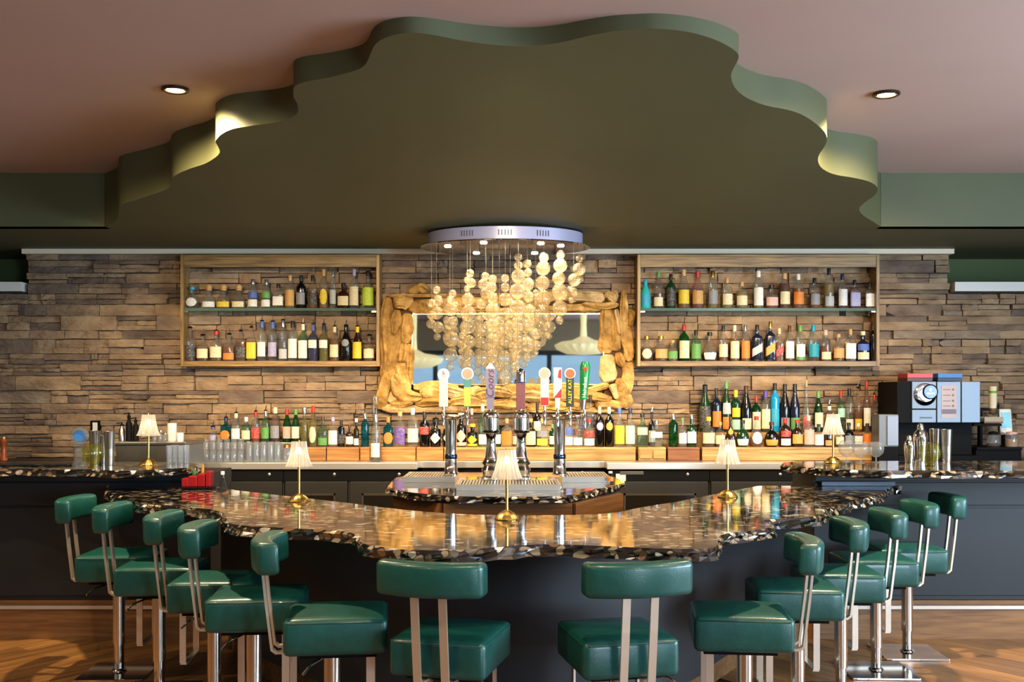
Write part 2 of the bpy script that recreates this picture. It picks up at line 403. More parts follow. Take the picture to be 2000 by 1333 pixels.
# ------------------------------------------------------------------ stacked stone wall
def stonemat(i, a, b):
    return pm('ledge_stone_%d' % i, a, .85, col2=b, scale=7, stretch=(.75, 1, 1.6), bump=.9, bscale=26, detail=7, lo=.3, hi=.74)
STN = [stonemat(i, a, b) for i, (a, b) in enumerate((('745d49', 'a58a6c'), ('80664d', 'ad9172'), ('675345', '947b66'), ('866c51', 'b89b78'), ('5e4d43', '887360'), ('746050', 'a38f78')))]
XL, XR, ZT, ZLOW = -3.96, 3.57, 2.60, 2.298
wall = struct(MB().box((XL, YW, 0), (XR, YW + .12, ZT)).box((-6.1, YW, 0), (XL, YW + .12, ZLOW)).box((XR, YW, 0), (6.1, YW + .12, ZLOW)).build('wall_back', pm('wall_mortar', '2a211a', .9)))
stones = []
z = .86
while z < ZT - .01:
    hh = min(random.choice((.07, .085, .095, .105, .12)), ZT - z)
    if ZT - z - hh < .03: hh = ZT - z
    low = z + hh > ZLOW + .004
    x = (XL if low else -5.3) - (0 if low else random.random() * .2); xe = XR if low else 5.3
    while x < xe - .005:
        ln = random.uniform(.14, .62)
        if xe - x - ln < .1: ln = xe - x
        if hh > .08 and random.random() < .72:
            q = hh * random.uniform(.38, .62); c = random.random()
            if c < .2 and hh > .09:
                q = hh / 3; t = ln * random.uniform(.3, .7)
                stones += [(x, x + ln, z, z + q), (x, x + t, z + q, z + 2 * q), (x + t, x + ln, z + q, z + 2 * q), (x, x + ln, z + 2 * q, z + hh)]
            elif c < .5:
                stones.append((x, x + ln, z, z + q)); stones.append((x, x + ln, z + q, z + hh))
            else:
                t = ln * random.uniform(.35, .65)
                stones += [(x, x + t, z, z + q), (x + t, x + ln, z, z + q * .999), (x, x + t, z + q, z + hh), (x + t, x + ln, z + q, z + hh)]
        else:
            stones.append((x, x + ln, z, z + hh))
        x += ln
    if low and z < ZLOW - .02:
        for xa, xb in ((-4.45, XL), (XR, 4.45)):
            stones += [(xa, (xa + xb) / 2, z, ZLOW), ((xa + xb) / 2, xb, z, ZLOW)]
    z += hh
def stone_geo(mb, x0, x1, z0, z1):
    g = random.uniform(.0015, .0035); d = random.uniform(.008, .058); tl = random.uniform(-.006, .006)
    nx = 4; vs = []; fs = []
    xs = [x0 + g + (x1 - x0 - 2 * g) * i / nx for i in range(nx + 1)]
    j = lambda: random.uniform(-.006, .006)
    for zz, first in ((z0 + g, True), ((z0 + z1) / 2, False), (z1 - g, False)):
        for i, xx in enumerate(xs):
            edge = (.004 if i in (0, nx) else 0) + (.003 if zz != (z0 + z1) / 2 else 0)
            vs.append((xx, YW - d + edge + j() + tl * (i / nx - .5) * 2, zz + (j() * .5 if 0 < i < nx else 0)))
    m = nx + 1
    for r in range(2):
        for i in range(nx): fs.append((r * m + i, r * m + i + 1, (r + 1) * m + i + 1, (r + 1) * m + i))
    b = len(vs)
    vs += [(x0 + g, YW, z0 + g), (x1 - g, YW, z0 + g), (x1 - g, YW, z1 - g), (x0 + g, YW, z1 - g)]
    fs += [tuple([b, b + 1] + [i for i in range(nx, -1, -1)]), tuple([b + 2, b + 3] + [2 * m + i for i in range(m)]), (b + 3, b, 0, m, 2 * m), (b + 1, b + 2, 2 * m + nx, m + nx, nx)]
    mb.add(vs, fs)
def hidden(s):
    cx, cz = (s[0] + s[1]) / 2, (s[2] + s[3]) / 2
    return (-1.0 < cx < .92 and 1.36 < cz < 2.22) or cz < 1.0 or abs(cx) > 4.2
order = sorted(range(len(stones)), key=lambda i: (hidden(stones[i]), -(stones[i][1] - stones[i][0]) * (stones[i][3] - stones[i][2])))
rest = MB()
for q, i in enumerate(order):
    mt = random.choice((0, 0, 1, 1, 2, 3, 3, 4, 5))
    if q < 298:
        mb = MB(); stone_geo(mb, *stones[i]); mb.build('ledge_stone', STN[mt], wall)
    else:
        rest.cur = mt; stone_geo(rest, *stones[i])
o = rest.build('ledge_stone_remainder', STN, wall); o['kind'] = 'stuff'
struct(MB().box((-3.975, 8.30, ZT), (3.585, YW + .12, ZSOF - .001)).build('trim_1', CREAM))
struct(MB().box((-6.1, 8.32, ZLOW), (-3.99, YW + .12, ZLOW + .075)).build('trim_2', WHITE))
struct(MB().box((3.60, 8.32, ZLOW), (6.1, YW + .12, ZLOW + .075)).build('trim_3', WHITE))

# ceiling downlights (two in view, the others unseen and added to light the stools)
RIM = pm('downlight_rim', '4a3a2a', .3, .8)
BULB = pm('downlight_bulb', 'fff2d8', .3, emit='ffedcf', es=30.)
R_ = math.radians
SPOTS = [(-1.71, 5.20), (1.93, 5.28), (-1.9, 2.9), (0.1, 2.5), (2.0, 2.9), (-3.9, 4.6), (4.1, 4.6), (-2.0, .4), (2.0, .4)]
for i, (x, y) in enumerate(SPOTS):
    t = thing('downlight', ['round recessed downlight in the pink ceiling left of the canopy', 'round recessed downlight in the pink ceiling right of the canopy'][i] if i < 2 else 'round recessed downlight in the pink ceiling out of frame, number %s' % ORD[i - 2], 'downlight', (x, y, ZC), 0, 'recessed ceiling downlights')
    MB().lathe([(.050, -.001), (.068, -.001), (.068, -.012), (.058, -.016), (.050, -.010), (.050, -.001)], 24).build('rim', RIM, t, True)
    MB().lathe([(.001, -.012), (.03, -.010), (.045, -.002)], 20).build('bulb', BULB, t, True)
    light('SPOT', 'downlight_lamp', (0, 0, -.03), (260 if i < 2 else 62), WARM, .035, rot=(R_(16), 0, 0) if i < 2 else (0, 0, 0), angle=142 if i < 2 else 152, blend=.6, parent=t)

# ================================================================== bar counter
def slab(name, outline, z, th, label, cat, seed=1, under=None):
    """polished stone slab with a chipped rough rim; outline = list of (x,y), closed"""
    rnd = random.Random(seed); n = len(outline)
    cx = sum(p[0] for p in outline) / n; cy = sum(p[1] for p in outline) / n
    rows = [(0., 0.), (-.22, .010), (-.55, .004), (-.85, .012), (-1., -.02)]
    vs = []; fs = []
    for k, (dz, off) in enumerate(rows):
        for i, (x, y) in enumerate(outline):
            a = outline[i - 1]; b = outline[(i + 1) % n]
            tx, ty = b[0] - a[0], b[1] - a[1]; l = math.hypot(tx, ty) or 1
            nx, ny = ty / l, -tx / l
            o = off + (rnd.uniform(-.008, .008) if k else 0)
            vs.append((x + nx * o, y + ny * o, z + dz * th + (rnd.uniform(-.004, .004) if 0 < k < 4 else 0)))
    for k in range(len(rows) - 1):
        for i in range(n):
            j = (i + 1) % n; fs.append(((k + 1) * n + i, (k + 1) * n + j, k * n + j, k * n + i))
    m = len(rows) - 1
    for a, b, c in tessellate_polygon([[Vector((x, y, 0)) for x, y in outline]]):
        (x0, y0), (x1, y1), (x2, y2) = outline[a], outline[b], outline[c]
        if (x1 - x0) * (y2 - y0) - (x2 - x0) * (y1 - y0) < 0: b, c = c, b
        fs.append((a, b, c)); fs.append((m * n + a, m * n + c, m * n + b))
    mb = MB().add(vs, fs)
    o = mb.build(name, granite())
    return tag(o, label, cat)
FRONT = [(206, 960), (224, 967), (262, 973), (269, 982), (282, 986), (320, 988), (360, 991), (408, 995), (434, 1001), (441, 1010), (444, 1019), (458, 1025), (496, 1029), (544, 1031), (600, 1034), (658, 1037), (688, 1042), (702, 1050), (704, 1059), (718, 1065), (760, 1071), (800, 1075), (880, 1076), (940, 1072), (1000, 1067), (1060, 1064), (1120, 1065), (1200, 1068), (1280, 1072), (1340, 1073), (1384, 1072), (1400, 1067), (1402, 1056), (1406, 1047), (1424, 1042), (1460, 1038), (1498, 1032), (1510, 1027), (1496, 1021), (1494, 1016), (1520, 1014), (1560, 1012), (1598, 1008), (1610, 1003), (1606, 997), (1624, 991), (1654, 985), (1664, 978), (1700, 972), (1722, 964), (1730, 957), (1752, 947)]
BACK = [(1590, 938), (1540, 940), (1500, 946), (1448, 956), (1400, 965), (1360, 973), (1320, 981), (1280, 987), (1240, 994), (1208, 1001), (1160, 1005), (1080, 1007), (1000, 1007), (920, 1005.5), (840, 1001), (760, 993), (680, 983), (600, 974), (520, 965), (460, 958), (420, 951), (354, 946), (285, 944), (215, 948)]
def densify(pts, step):
    out = []; n = len(pts)
    for i in range(n):
        a = Vector(pts[i]); b = Vector(pts[(i + 1) % n]); l = (b - a).length; k = max(1, int(l / step))
        for j in range(k): out.append(tuple(a + (b - a) * j / k))
    return out
fr = [(p.x, p.y) for p in smooth_path([G(a, b, ZB) for a, b in FRONT], 2)]
bk = [(p.x, p.y) for p in smooth_path([G(a, b, ZB) for a, b in BACK], 2)]
BAR = densify(fr + bk, .035)
BAR = [(x, min(y, 6.06)) for x, y in BAR]
bar = slab('granite_bar_counter', BAR, ZB, .05, 'curved polished pebble granite bar top with a wavy chipped edge', 'bar top', 3)
BASE = smooth_path([(-1.72, 6.05, 0), (-1.60, 5.75, 0), (-1.28, 5.22, 0), (-.72, 4.62, 0), (-.12, 4.32, 0), (.30, 4.34, 0), (.78, 4.72, 0), (1.08, 5.22, 0), (1.42, 5.74, 0), (1.70, 6.08, 0)], 6)
bx = [(p.x, p.y) for p in BASE]
inner = []
for i, (x, y) in enumerate(bx):
    p, q = bx[max(i - 1, 0)], bx[min(i + 1, len(bx) - 1)]
    tx, ty = q[0] - p[0], q[1] - p[1]; l = math.hypot(tx, ty); inner.append((x - ty / l * .10, min(y + tx / l * .10, 6.08)))
def strip(po, pi, z0, z1):
    n = len(po); vs = [(x, y - 5, z) for pl in (po, pi) for z in (z0, z1) for x, y in pl]
    fs = []
    for i in range(n - 1):
        o0, o1, i0, i1 = i, n + i, 2 * n + i, 3 * n + i
        fs += [(o0, o0 + 1, o1 + 1, o1), (i0 + 1, i0, i1, i1 + 1), (o1, o1 + 1, i1 + 1, i1), (o0 + 1, o0, i0, i0 + 1)]
    fs += [(0, n, 3 * n, 2 * n), (n - 1, 3 * n - 1, 4 * n - 1, 2 * n - 1)]
    return MB().add(vs, fs)
t = thing('bar_counter_base', 'dark navy curved panel base under the granite bar top', 'bar base', (0, 5, 0))
strip(bx, inner, .121, ZB - .051).build('panel', NAVY, t, True)
strip([(x * .98, y + .03) for x, y in bx], [(x * .98, y + .03) for x, y in inner], 0, .12).build('kick_plate', KICKW, t, True)
# raised counters left and right
def raised(name, outline, x0, x1, seed, side):
    lab = 'granite counter top of the raised bar end at the %s' % side
    o = slab(name, densify(outline, .04), ZR, .045, lab, 'counter top', seed)
    cx = (x0 + x1) / 2
    t = thing('raised_bar_base', 'dark panelled base of the raised bar end at the %s' % side, 'bar base', (cx, 6.3, 0), 0, 'raised bar bases')
    y = 6.12 - 6.3
    MB().box((x0 - cx, y, .235), (x1 - cx, y + .45, ZR - .046)).build('body', NAVY, t)
    MB().box((x0 - cx, y - .022, .80), (x1 - cx, y - .001, ZR - .10), .004).build('upper_panel', NAVY, t)
    MB().box((x0 - cx, y - .012, .26), (x1 - cx, y - .001, .783), .004).build('lower_panel', NAVY, t)
    MB().box((x0 - cx, y - .05, ZR - .088), (x1 - cx, y - .001, ZR - .0465), .003).build('counter_rail', NAVY, t)
    MB().box((x0 - cx, y - .015, .205), (x1 - cx, y + .02, .232)).build('moulding', KICKW, t)
    MB().box((x0 - cx, y - .03, .183), (x1 - cx, y + .02, .203)).build('metal_strip', pm('pale_metal_strip', 'd9cfc4', .3, .6), t)
    MB().box((x0 - cx, y - .012, 0), (x1 - cx, y + .4, .181)).build('kick_board', KICKW, t)
lf = [G(a, b, ZR) for a, b in [(-820, 917), (-600, 916), (-300, 918), (-60, 916), (0, 917), (60, 916), (110, 918), (170, 917), (230, 920), (280, 919), (330, 916), (365, 914), (386, 909), (375, 905), (330, 903), (200, 902.5), (60, 902.5), (-60, 902.5), (-300, 902.5), (-600, 902.5), (-820, 902.5)]]
lf = [(p.x, p.y) for p in smooth_path(lf, 3, True)]
raised('raised_counter_top', lf, -5.9, -1.80, 11, 'left')
rf = [G(a, b, ZR) for a, b in [(1526, 906), (1545, 910), (1580, 914), (1620, 917), (1680, 919), (1740, 920), (1800, 919), (1860, 921), (1930, 920), (2060, 921), (2300, 919), (2600, 921), (2820, 920), (2820, 901), (2600, 901), (2300, 901), (2060, 901), (1900, 900.5), (1700, 901), (1560, 902)]]
rf = [(p.x, p.y) for p in smooth_path(rf, 3, True)]
raised('raised_counter_top', rf, 1.80, 5.9, 12, 'right')
# pale blue-grey steel service panel in the angle between bar and right-hand counter
p0 = W(1605, 926, 6.05); p1 = W(1748, 945, 6.05)
tag(MB().box((p0.x, 6.045, ZB + .002), (p1.x, 6.069, .945)).build('steel_upstand', pm('blue_steel', '474d58', .45, .6)), 'blue-grey steel upstand between the bar top and the right raised counter', 'upstand')

# ================================================================== bar stools
def make_stool():
    t = thing('bar_stool', 'x', 'bar stool', (0, 0, 0), 0, 'green T-back bar stools')
    sw, sd, st = .175, .19, .135
    # seat: soft block with piping along its upper edges
    def cushion(x0, x1, y0, y1, z0, z1, nx, ny, bend=0., bow=.0, rad=.022, tilt=0.):
        bm = bmesh.new(); bmesh.ops.create_cube(bm, size=1)
        for v in bm.verts: v.co = Vector(((x0 + x1) / 2 + v.co.x * (x1 - x0), (y0 + y1) / 2 + v.co.y * (y1 - y0), (z0 + z1) / 2 + v.co.z * (z1 - z0)))
        ex = [e for e in bm.edges if abs(e.verts[0].co.x - e.verts[1].co.x) > 1e-4]
        bmesh.ops.subdivide_edges(bm, edges=ex, cuts=nx, use_grid_fill=True)
        ey = [e for e in bm.edges if abs(e.verts[0].co.y - e.verts[1].co.y) > 1e-4]
        if ny: bmesh.ops.subdivide_edges(bm, edges=ey, cuts=ny, use_grid_fill=True)
        sharp = [e for e in bm.edges if len(e.link_faces) == 2 and e.calc_face_angle(0) > .8]
        bmesh.ops.bevel(bm, geom=sharp, offset=rad, segments=3, affect='EDGES', profile=.5)
        for v in bm.verts:
            u = (v.co.x - (x0 + x1) / 2) / ((x1 - x0) / 2); w_ = (v.co.y - (y0 + y1) / 2) / ((y1 - y0) / 2)
            v.co.y += bend * u * u
            if v.co.z > (z0 + z1) / 2: v.co.z += bow * max(0, 1 - u * u) * max(0, 1 - w_ * w_)
            v.co.y += tilt * (v.co.z - z0)
        bm.verts.index_update()
        mb = MB(); mb.add([v.co for v in bm.verts], [tuple(v.index for v in f.verts) for f in bm.faces]); bm.free()
        return mb
    seat = cushion(-sw, sw, -sd, sd, ZS - st, ZS, 5, 5, 0, .012).build('seat', LEATHER, t, True)
    zz = ZS - .012
    pts = [(-sw + .02, -sd + .002, zz), (sw - .02, -sd + .002, zz), (sw - .002, -sd + .02, zz), (sw - .002, sd - .02, zz), (sw - .02, sd - .002, zz), (-sw + .02, sd - .002, zz), (-sw + .002, sd - .02, zz), (-sw + .002, -sd + .02, zz), (-sw + .02, -sd + .002, zz)]
    MB().tube(pts, .0032, 6).build('piping', LEATHER, seat, True)
    bk = cushion(-.192, .192, -.318, -.236, .778, .897, 8, 0, .045, 0, .02, -.05).build('backrest', LEATHER, t, True)
    c = [(x, -.320 + .045 * (x / .192) ** 2 - .006 + .008, .880) for x in [(-.172 + .344 * i / 8) for i in range(9)]]
    MB().tube(c, .003, 6).build('piping', LEATHER, bk, True)
    for s in (-1, 1):
        MB().tube([(s * .05, -.10, ZS - st - .008), (s * .05, -.225, ZS - st - .008), (s * .05, -.240, ZS - st + .004), (s * .05, -.262, .66), (s * .05, -.275, .79)], 0, rect=(.028, .010)).build('back_bar', PALE, t, False)
    MB().box((-.13, -.13, ZS - st - .016), (.13, .15, ZS - st - .001)).build('seat_plate', BLACK, t)
    MB().lathe([(.031, .13), (.031, ZS - st - .016)], 20, (0, -.02, 0)).build('column_sleeve', SATIN, t, True)
    MB().lathe([(.040, .012), (.034, .022), (.026, .026), (.026, .22)], 20, (0, -.02, 0)).build('column', CHROME, t, True)
    MB().box((-.172, -.192, 0), (.172, .152, .012), .003).build('base_plate', CHROME, t)
    fr = thing  # footrest: two flat hangers and a tread
    for s in (-1, 1):
        MB().box((s * .125 - .004, .112, .15), (s * .125 + .004, .142, ZS - st - .002)).build('footrest_hanger', PALE, t)
    MB().box((-.129, .115, .142), (.129, .145, .15)).build('footrest_tread', PALE, t)
    MB().tube([(.10, -.05, ZS - st - .02), (.17, -.09, ZS - st - .03), (.20, -.115, ZS - st - .055)], .005, 8).build('lift_lever', CHROME, t, True)
    return t
proto = make_stool()
R = math.radians
ST = [(-2.15, 5.66, -88, 'green leather bar stool at the far left end of the bar'),
      (-1.797, 5.28, -87, 'second green leather bar stool from the far left end'),
      (-1.40, 4.89, -87, 'third green leather bar stool from the far left end'),
      (-1.115, 4.51, -85, 'fourth green leather bar stool from the far left end'),
      (-.704, 4.13, -83, 'fifth green leather bar stool from left, seat side-on beside the front pair'),
      (-.217, 3.73, -14, 'left one of the two bar stools showing their backs to us'),
      (.379, 3.735, 12, 'right one of the two bar stools showing their backs to us'),
      (.905, 4.075, 84, 'fifth green leather bar stool from right, side-on beside the front pair'),
      (1.268, 4.62, 86, 'fourth green leather bar stool from the far right end'),
      (1.585, 5.0, 87, 'third green leather bar stool from the far right end'),
      (1.90, 5.40, 88, 'second green leather bar stool from the far right end'),
      (2.21, 5.78, 88, 'green leather bar stool at the far right end of the bar')]
for i, (x, y, a, lab) in enumerate(ST):
    o = proto if i == 0 else copy_tree(proto)
    k, dz = (.95, .028) if i < 5 else (1, 0)      # the left-hand stools stand a little nearer and higher
    o.location = (x * k, y * k, 0); o.rotation_euler = (0, 0, R(a)); o['label'] = lab
    for ch in o.children:
        if ch.name.split('.')[0] not in ('column', 'base_plate'): ch.location.z = dz
# unseen spots added above the bar front to brighten the stone wall and cabinets
for i, (x, y, tx) in enumerate(((-2.6, 3.3, -2.5), (-1.3, 3.0, -1.5), (.0, 2.9, .0), (1.3, 3.0, 1.4), (2.6, 3.3, 2.4))):
    t = thing('added_wall_spot', 'adjustable ceiling spotlight out of frame, %s from left, turned to the stone wall' % ORD[i], 'spotlight', (x, y, ZC), 0, 'wall spotlights')
    MB().lathe([(.05, -.02), (.05, -.001)], 16).build('mount', BLACK, t, True)
    c = MB().lathe([(.035, -.05), (.035, .05)], 16).build('can', BLACK, t, True, (0, 0, -.07), (R(65), 0, 0))
    l = light('SPOT', 'added_wall_lamp', (0, .06, -.10), 210 if abs(x) > 2 else 400, WARM, .04, angle=33, blend=.9, parent=t)
    l.rotation_euler = (Vector((tx, 8.4, 1.40)) - Vector((x, y + .06, ZC - .1))).to_track_quat('-Z', 'Y').to_euler()
# ================================================================== wall cabinets
GSH = thin('shelf_glass', 'd5ece2', .30, 'c4eadc')
def cabinet(px0, px1, label, side):
    Y0 = 8.20; Y1 = 8.365
    a = W(px0, 497, Y0); b = W(px1, 716, Y0)
    x0, x1, zt, zb = a.x, b.x, a.z, b.z
    cx = (x0 + x1) / 2
    t = thing('wall_cabinet', label, 'cabinet', (cx, (Y0 + Y1) / 2, zb), 0, 'open wooden wall cabinets')
    w = (x1 - x0) / 2; d = (Y1 - Y0) / 2; hgt = zt - zb
    MB().box((-w, -d, 0), (-w + .025, d, hgt), .002).build('side_board', SHELFZ, t)
    MB().box((w - .025, -d, 0), (w, d, hgt), .002).build('side_board', SHELFZ, t)
    MB().box((-w + .026, -d, hgt - .02), (w - .026, d, hgt), .002).build('top_board', SHELFW, t)
    MB().box((-w + .026, -d + .004, hgt - .102), (w - .026, -d + .024, hgt - .021), .002).build('header_board', SHELFW, t)
    MB().box((-w + .026, -d, 0), (w - .026, d, .042), .002).build('bottom_board', SHELFW, t)
    zs = H - (602 - YH) * Y0 / F - zb
    g = MB().box((-w + .03, -d + .006, zs - .022), (w - .03, d - .01, zs))
    g.build('glass_shelf', GSH, t)
    for sx in (-1, 1): MB().box((sx * (w - .045) - .018, -d + .01, zs - .034), (sx * (w - .045) + .018, -d + .05, zs - .0225)).build('shelf_bracket', SATIN, t)
    return zb + zs, zb + .042
LZU, LZL = cabinet(352, 741, 'open wooden wall cabinet with bottles left of the mirror', 'left')
RZU, RZL = cabinet(1245, 1718, 'open wooden wall cabinet with bottles right of the mirror', 'right')

# ================================================================== driftwood mirror
DRIFT = [pm('driftwood_%d' % i, a, .7, col2=b, scale=14, stretch=(1, 1, 1), bump=.9, bscale=30, lo=.3, hi=.7, detail=7) for i, (a, b) in enumerate((('90682c', 'd2a65c'), ('a4793a', 'dcb46c'), ('805c24', 'c0944c'), ('a5834e', 'd6b47e')))]
MIR = pm('mirror_silver', 'dfe3e2', .02, 1.0)
YM = 8.31
mc = W(991, 800, YM)
mt = thing('driftwood_mirror', 'rectangular mirror in a thick frame of pieced driftwood', 'mirror', mc)
a = W(804, 612, YM) - mc; b = W(1180, 753, YM) - mc
MB().box((a.x, .0, b.z), (b.x, .012, a.z)).build('mirror_glass', MIR, mt)
GILT = pm('mirror_edge_strip', 'cbb88f', .25, .7)
MB().box((a.x, -.008, a.z - .012), (b.x, -.001, a.z)).box((a.x, -.008, b.z), (b.x, -.001, b.z + .01)).box((a.x, -.008, b.z), (a.x + .01, -.001, a.z)).box((b.x - .012, -.008, b.z), (b.x, -.001, a.z)).build('edge_strip', GILT, mt)
o1 = W(746, 574, YM) - mc; o2 = W(1234, 803, YM) - mc
mb = MB(); dk = pm('frame_backing', '4a2f14', .8)
mb.box((o1.x + .03, .015, o2.z + .02), (a.x + .01, .04, o1.z - .02)).box((b.x - .01, .015, o2.z + .02), (o2.x - .03, .04, o1.z - .02)).box((a.x, .015, a.z - .01), (b.x, .04, o1.z - .02)).box((a.x, .015, o2.z + .02), (b.x, .04, b.z + .01)).build('backing', dk, mt)
rd = random.Random(5)
def drift(pts, w, d=.05, out=0., q=None):
    """one weathered piece: pts are pixels along its length, w = widths in px"""
    P = smooth_path([Vector((p[0] + rd.uniform(-1.5, 1.5), 0, p[1] + rd.uniform(-1.5, 1.5))) for p in pts], 4)
    n = 11; vs = []; fs = []; s = F / YM; st_ = [rd.uniform(.72, 1.1) for _ in range(n)]
    w = [x * 1.22 for x in w]
    m = len(P); ph = rd.random() * 6
    for i, p in enumerate(P):
        t = i / (m - 1)
        ww = w[0] + (w[-1] - w[0]) * t if len(w) < 3 else (w[0] + (w[1] - w[0]) * t * 2 if t < .5 else w[1] + (w[2] - w[1]) * (t * 2 - 1))
        end = 1 - .45 * max(0, abs(t - .5) * 2 - .7) / .3
        ww = ww / 2 * end * (1 + .12 * math.sin(ph + t * 9) + rd.uniform(-.07, .07))
        dd = d * (.75 + .25 * math.sin(ph * 2 + t * 6)) * end
        d_ = (P[min(i + 1, m - 1)] - P[max(i - 1, 0)]); d_.normalize()
        nx, nz = -d_.z, d_.x
        for k in range(n):
            th = PI * k / (n - 1)
            c = math.cos(th); sn = math.sin(th) ** .45 if 0 < k < n - 1 else 0
            j = st_[k] + rd.uniform(-.12, .12)
            q_ = W(p.x + nx * ww * c, p.z + nz * ww * c, YM)
            vs.append((q_.x - mc.x, .012 - out - dd * sn * j, q_.z - mc.z))
    for i in range(m - 1):
        for k in range(n - 1): fs.append((i * n + k, (i + 1) * n + k, (i + 1) * n + k + 1, i * n + k + 1))
        fs.append((i * n + n - 1, (i + 1) * n + n - 1, (i + 1) * n, i * n))
    fs.append(tuple(range(n))); fs.append(tuple((m - 1) * n + k for k in range(n - 1, -1, -1)))
    MB().add(vs, fs).build('driftwood_piece', DRIFT[q if q is not None else rd.randrange(4)], mt, True)
PIECES = [
 # left side
 ([(757, 580), (753, 640), (756, 700), (751, 738)], (20, 26, 18), .07, .0), ([(775, 606), (772, 632), (769, 655)], (16, 20, 8), .06, .02), ([(774, 640), (771, 690), (768, 728)], (22, 22, 14), .05, 0), ([(796, 612), (794, 640), (791, 672)], (20, 22, 22), .05, 0), ([(789, 672), (787, 690), (785, 708)], (17, 19, 16), .07, .01), ([(798, 672), (799, 710), (797, 752)], (14, 18, 20), .05, 0), ([(782, 708), (786, 730), (794, 752)], (20, 22, 14), .05, .01),
 ([(771, 718), (760, 738), (748, 772), (742, 800)], (10, 26, 22), .06, 0), ([(772, 732), (778, 752), (795, 772), (826, 776)], (16, 32, 14), .09, .02), ([(762, 752), (766, 775), (775, 786)], (18, 22, 14), .05, 0), ([(762, 789), (785, 791), (808, 786)], (10, 12, 8), .06, .02), ([(748, 798), (800, 799), (860, 797), (915, 800)], (14, 13, 12), .05, 0),
 # bottom
 ([(808, 757), (850, 755), (895, 760)], (14, 16, 12), .05, 0), ([(822, 768), (850, 766), (872, 775)], (18, 22, 12), .07, .02), ([(812, 786), (845, 784), (880, 788)], (14, 18, 10), .07, .02), ([(870, 762), (905, 770), (940, 762)], (16, 22, 16), .06, .01), ([(880, 785), (915, 782), (955, 788)], (16, 20, 14), .07, .01), ([(930, 772), (965, 766), (1000, 770)], (18, 20, 14), .06, .02), ([(950, 792), (990, 788), (1030, 792)], (14, 18, 12), .05, .01), ([(985, 760), (1020, 756), (1060, 760)], (14, 14, 12), .05, 0), ([(995, 776), (1040, 774), (1075, 780)], (16, 20, 12), .07, .02), ([(1030, 795), (1075, 790), (1110, 794)], (14, 18, 14), .06, .01), ([(1050, 762), (1100, 757), (1150, 760)], (12, 16, 10), .05, .0), ([(1065, 775), (1110, 772), (1150, 774), (1195, 782)], (16, 22, 14), .08, .02), ([(1105, 790), (1130, 792), (1160, 790)], (14, 16, 10), .05, .01), ([(1160, 791), (1190, 789), (1216, 794)], (14, 16, 10), .07, .02), ([(1145, 765), (1170, 758), (1188, 752)], (8, 12, 8), .05, .02), ([(890, 800), (960, 801), (1040, 800)], (9, 9, 8), .04, 0), ([(1030, 802), (1120, 800), (1200, 801)], (9, 9, 8), .04, 0),
 # right side
 ([(1186, 602), (1184, 640), (1182, 690)], (20, 22, 26), .06, 0), ([(1198, 604), (1200, 650), (1197, 686)], (14, 26, 26), .05, .01), ([(1203, 606), (1208, 630), (1212, 658)], (8, 9, 6), .06, .03), ([(1218, 568), (1217, 610), (1222, 650), (1226, 690), (1220, 704)], (14, 18, 20), .08, .01), ([(1231, 606), (1232, 622), (1228, 640)], (12, 14, 8), .07, .01), ([(1186, 692), (1188, 725), (1190, 748)], (24, 30, 22), .06, 0), ([(1206, 690), (1210, 702), (1216, 716)], (12, 16, 10), .07, .02), ([(1224, 706), (1226, 735), (1218, 770)], (18, 22, 20), .06, 0), ([(1208, 740), (1214, 770), (1224, 796)], (12, 26, 18), .07, .01), ([(1196, 752), (1200, 768), (1204, 782)], (14, 10, 6), .05, .03), ([(1222, 770), (1226, 785), (1222, 800)], (14, 18, 10), .06, .0),
 # top
 ([(762, 578), (800, 579), (850, 577), (910, 579)], (6, 7, 6), .06, .03), ([(768, 592), (790, 590), (808, 586)], (24, 26, 14), .08, .02), ([(798, 602), (840, 598), (880, 603)], (18, 24, 16), .06, 0), ([(800, 571), (820, 564), (838, 572)], (10, 18, 10), .07, .0), ([(850, 590), (900, 588), (950, 592)], (20, 22, 16), .07, .01), ([(870, 606), (930, 604), (980, 606)], (12, 14, 10), .05, .0), ([(940, 586), (1000, 584), (1050, 590)], (18, 22, 16), .07, .01), ([(980, 604), (1040, 602), (1090, 606)], (12, 14, 12), .05, .0), ([(1040, 582), (1100, 578), (1130, 584)], (16, 18, 12), .06, .01), ([(1100, 578), (1150, 580), (1182, 582)], (12, 20, 16), .06, .0), ([(1180, 572), (1196, 580), (1208, 584)], (12, 20, 16), .08, .01), ([(1138, 594), (1170, 598), (1206, 596)], (6, 12, 8), .07, .03), ([(1090, 600), (1140, 603), (1176, 605)], (12, 14, 10), .05, .0)]
for P in PIECES: drift(P[0], P[1], P[2], P[3])

# ================================================================== chandelier
YCH = 7.48
cc = W(987, 455, YCH); cc.z = ZSOF
ch = thing('bubble_chandelier', 'chandelier of hanging glass bubble strands under a round chrome plate', 'chandelier', cc)
s = F / YCH; ax = .62; DEP = .68
VIO = pm('lilac_band_enamel', 'b0b0d2', .3, .2)
ra = 151 / s
MB().lathe([(ra, -.10), (ra, -.012)], 48, asp=DEP).build('canopy_band', VIO, ch, True)
MB().lathe([(ra - .02, -.012), (ra - .02, 0)], 48, asp=DEP).build('ceiling_mount', BLACK, ch, True)
rp = 166 / s
MB().lathe([(rp - .004, -.112), (rp, -.108), (rp - .004, -.104), (ra, -.1005)], 48, asp=DEP).build('mirror_plate', CHROME, ch, True)
sl = MB()
for a0 in (-118, -90, -62):
    for k in range(5):
        t = R(a0 - 3 + k * 1.5 - 0)
        t = R(a0 + (k - 2) * 2.2)
        x, y = (ra + .0008) * math.cos(t), (ra + .0008) * math.sin(t) * DEP
        sl.box((x - .003, y - .002, -.075), (x + .003, y + .004, -.035))
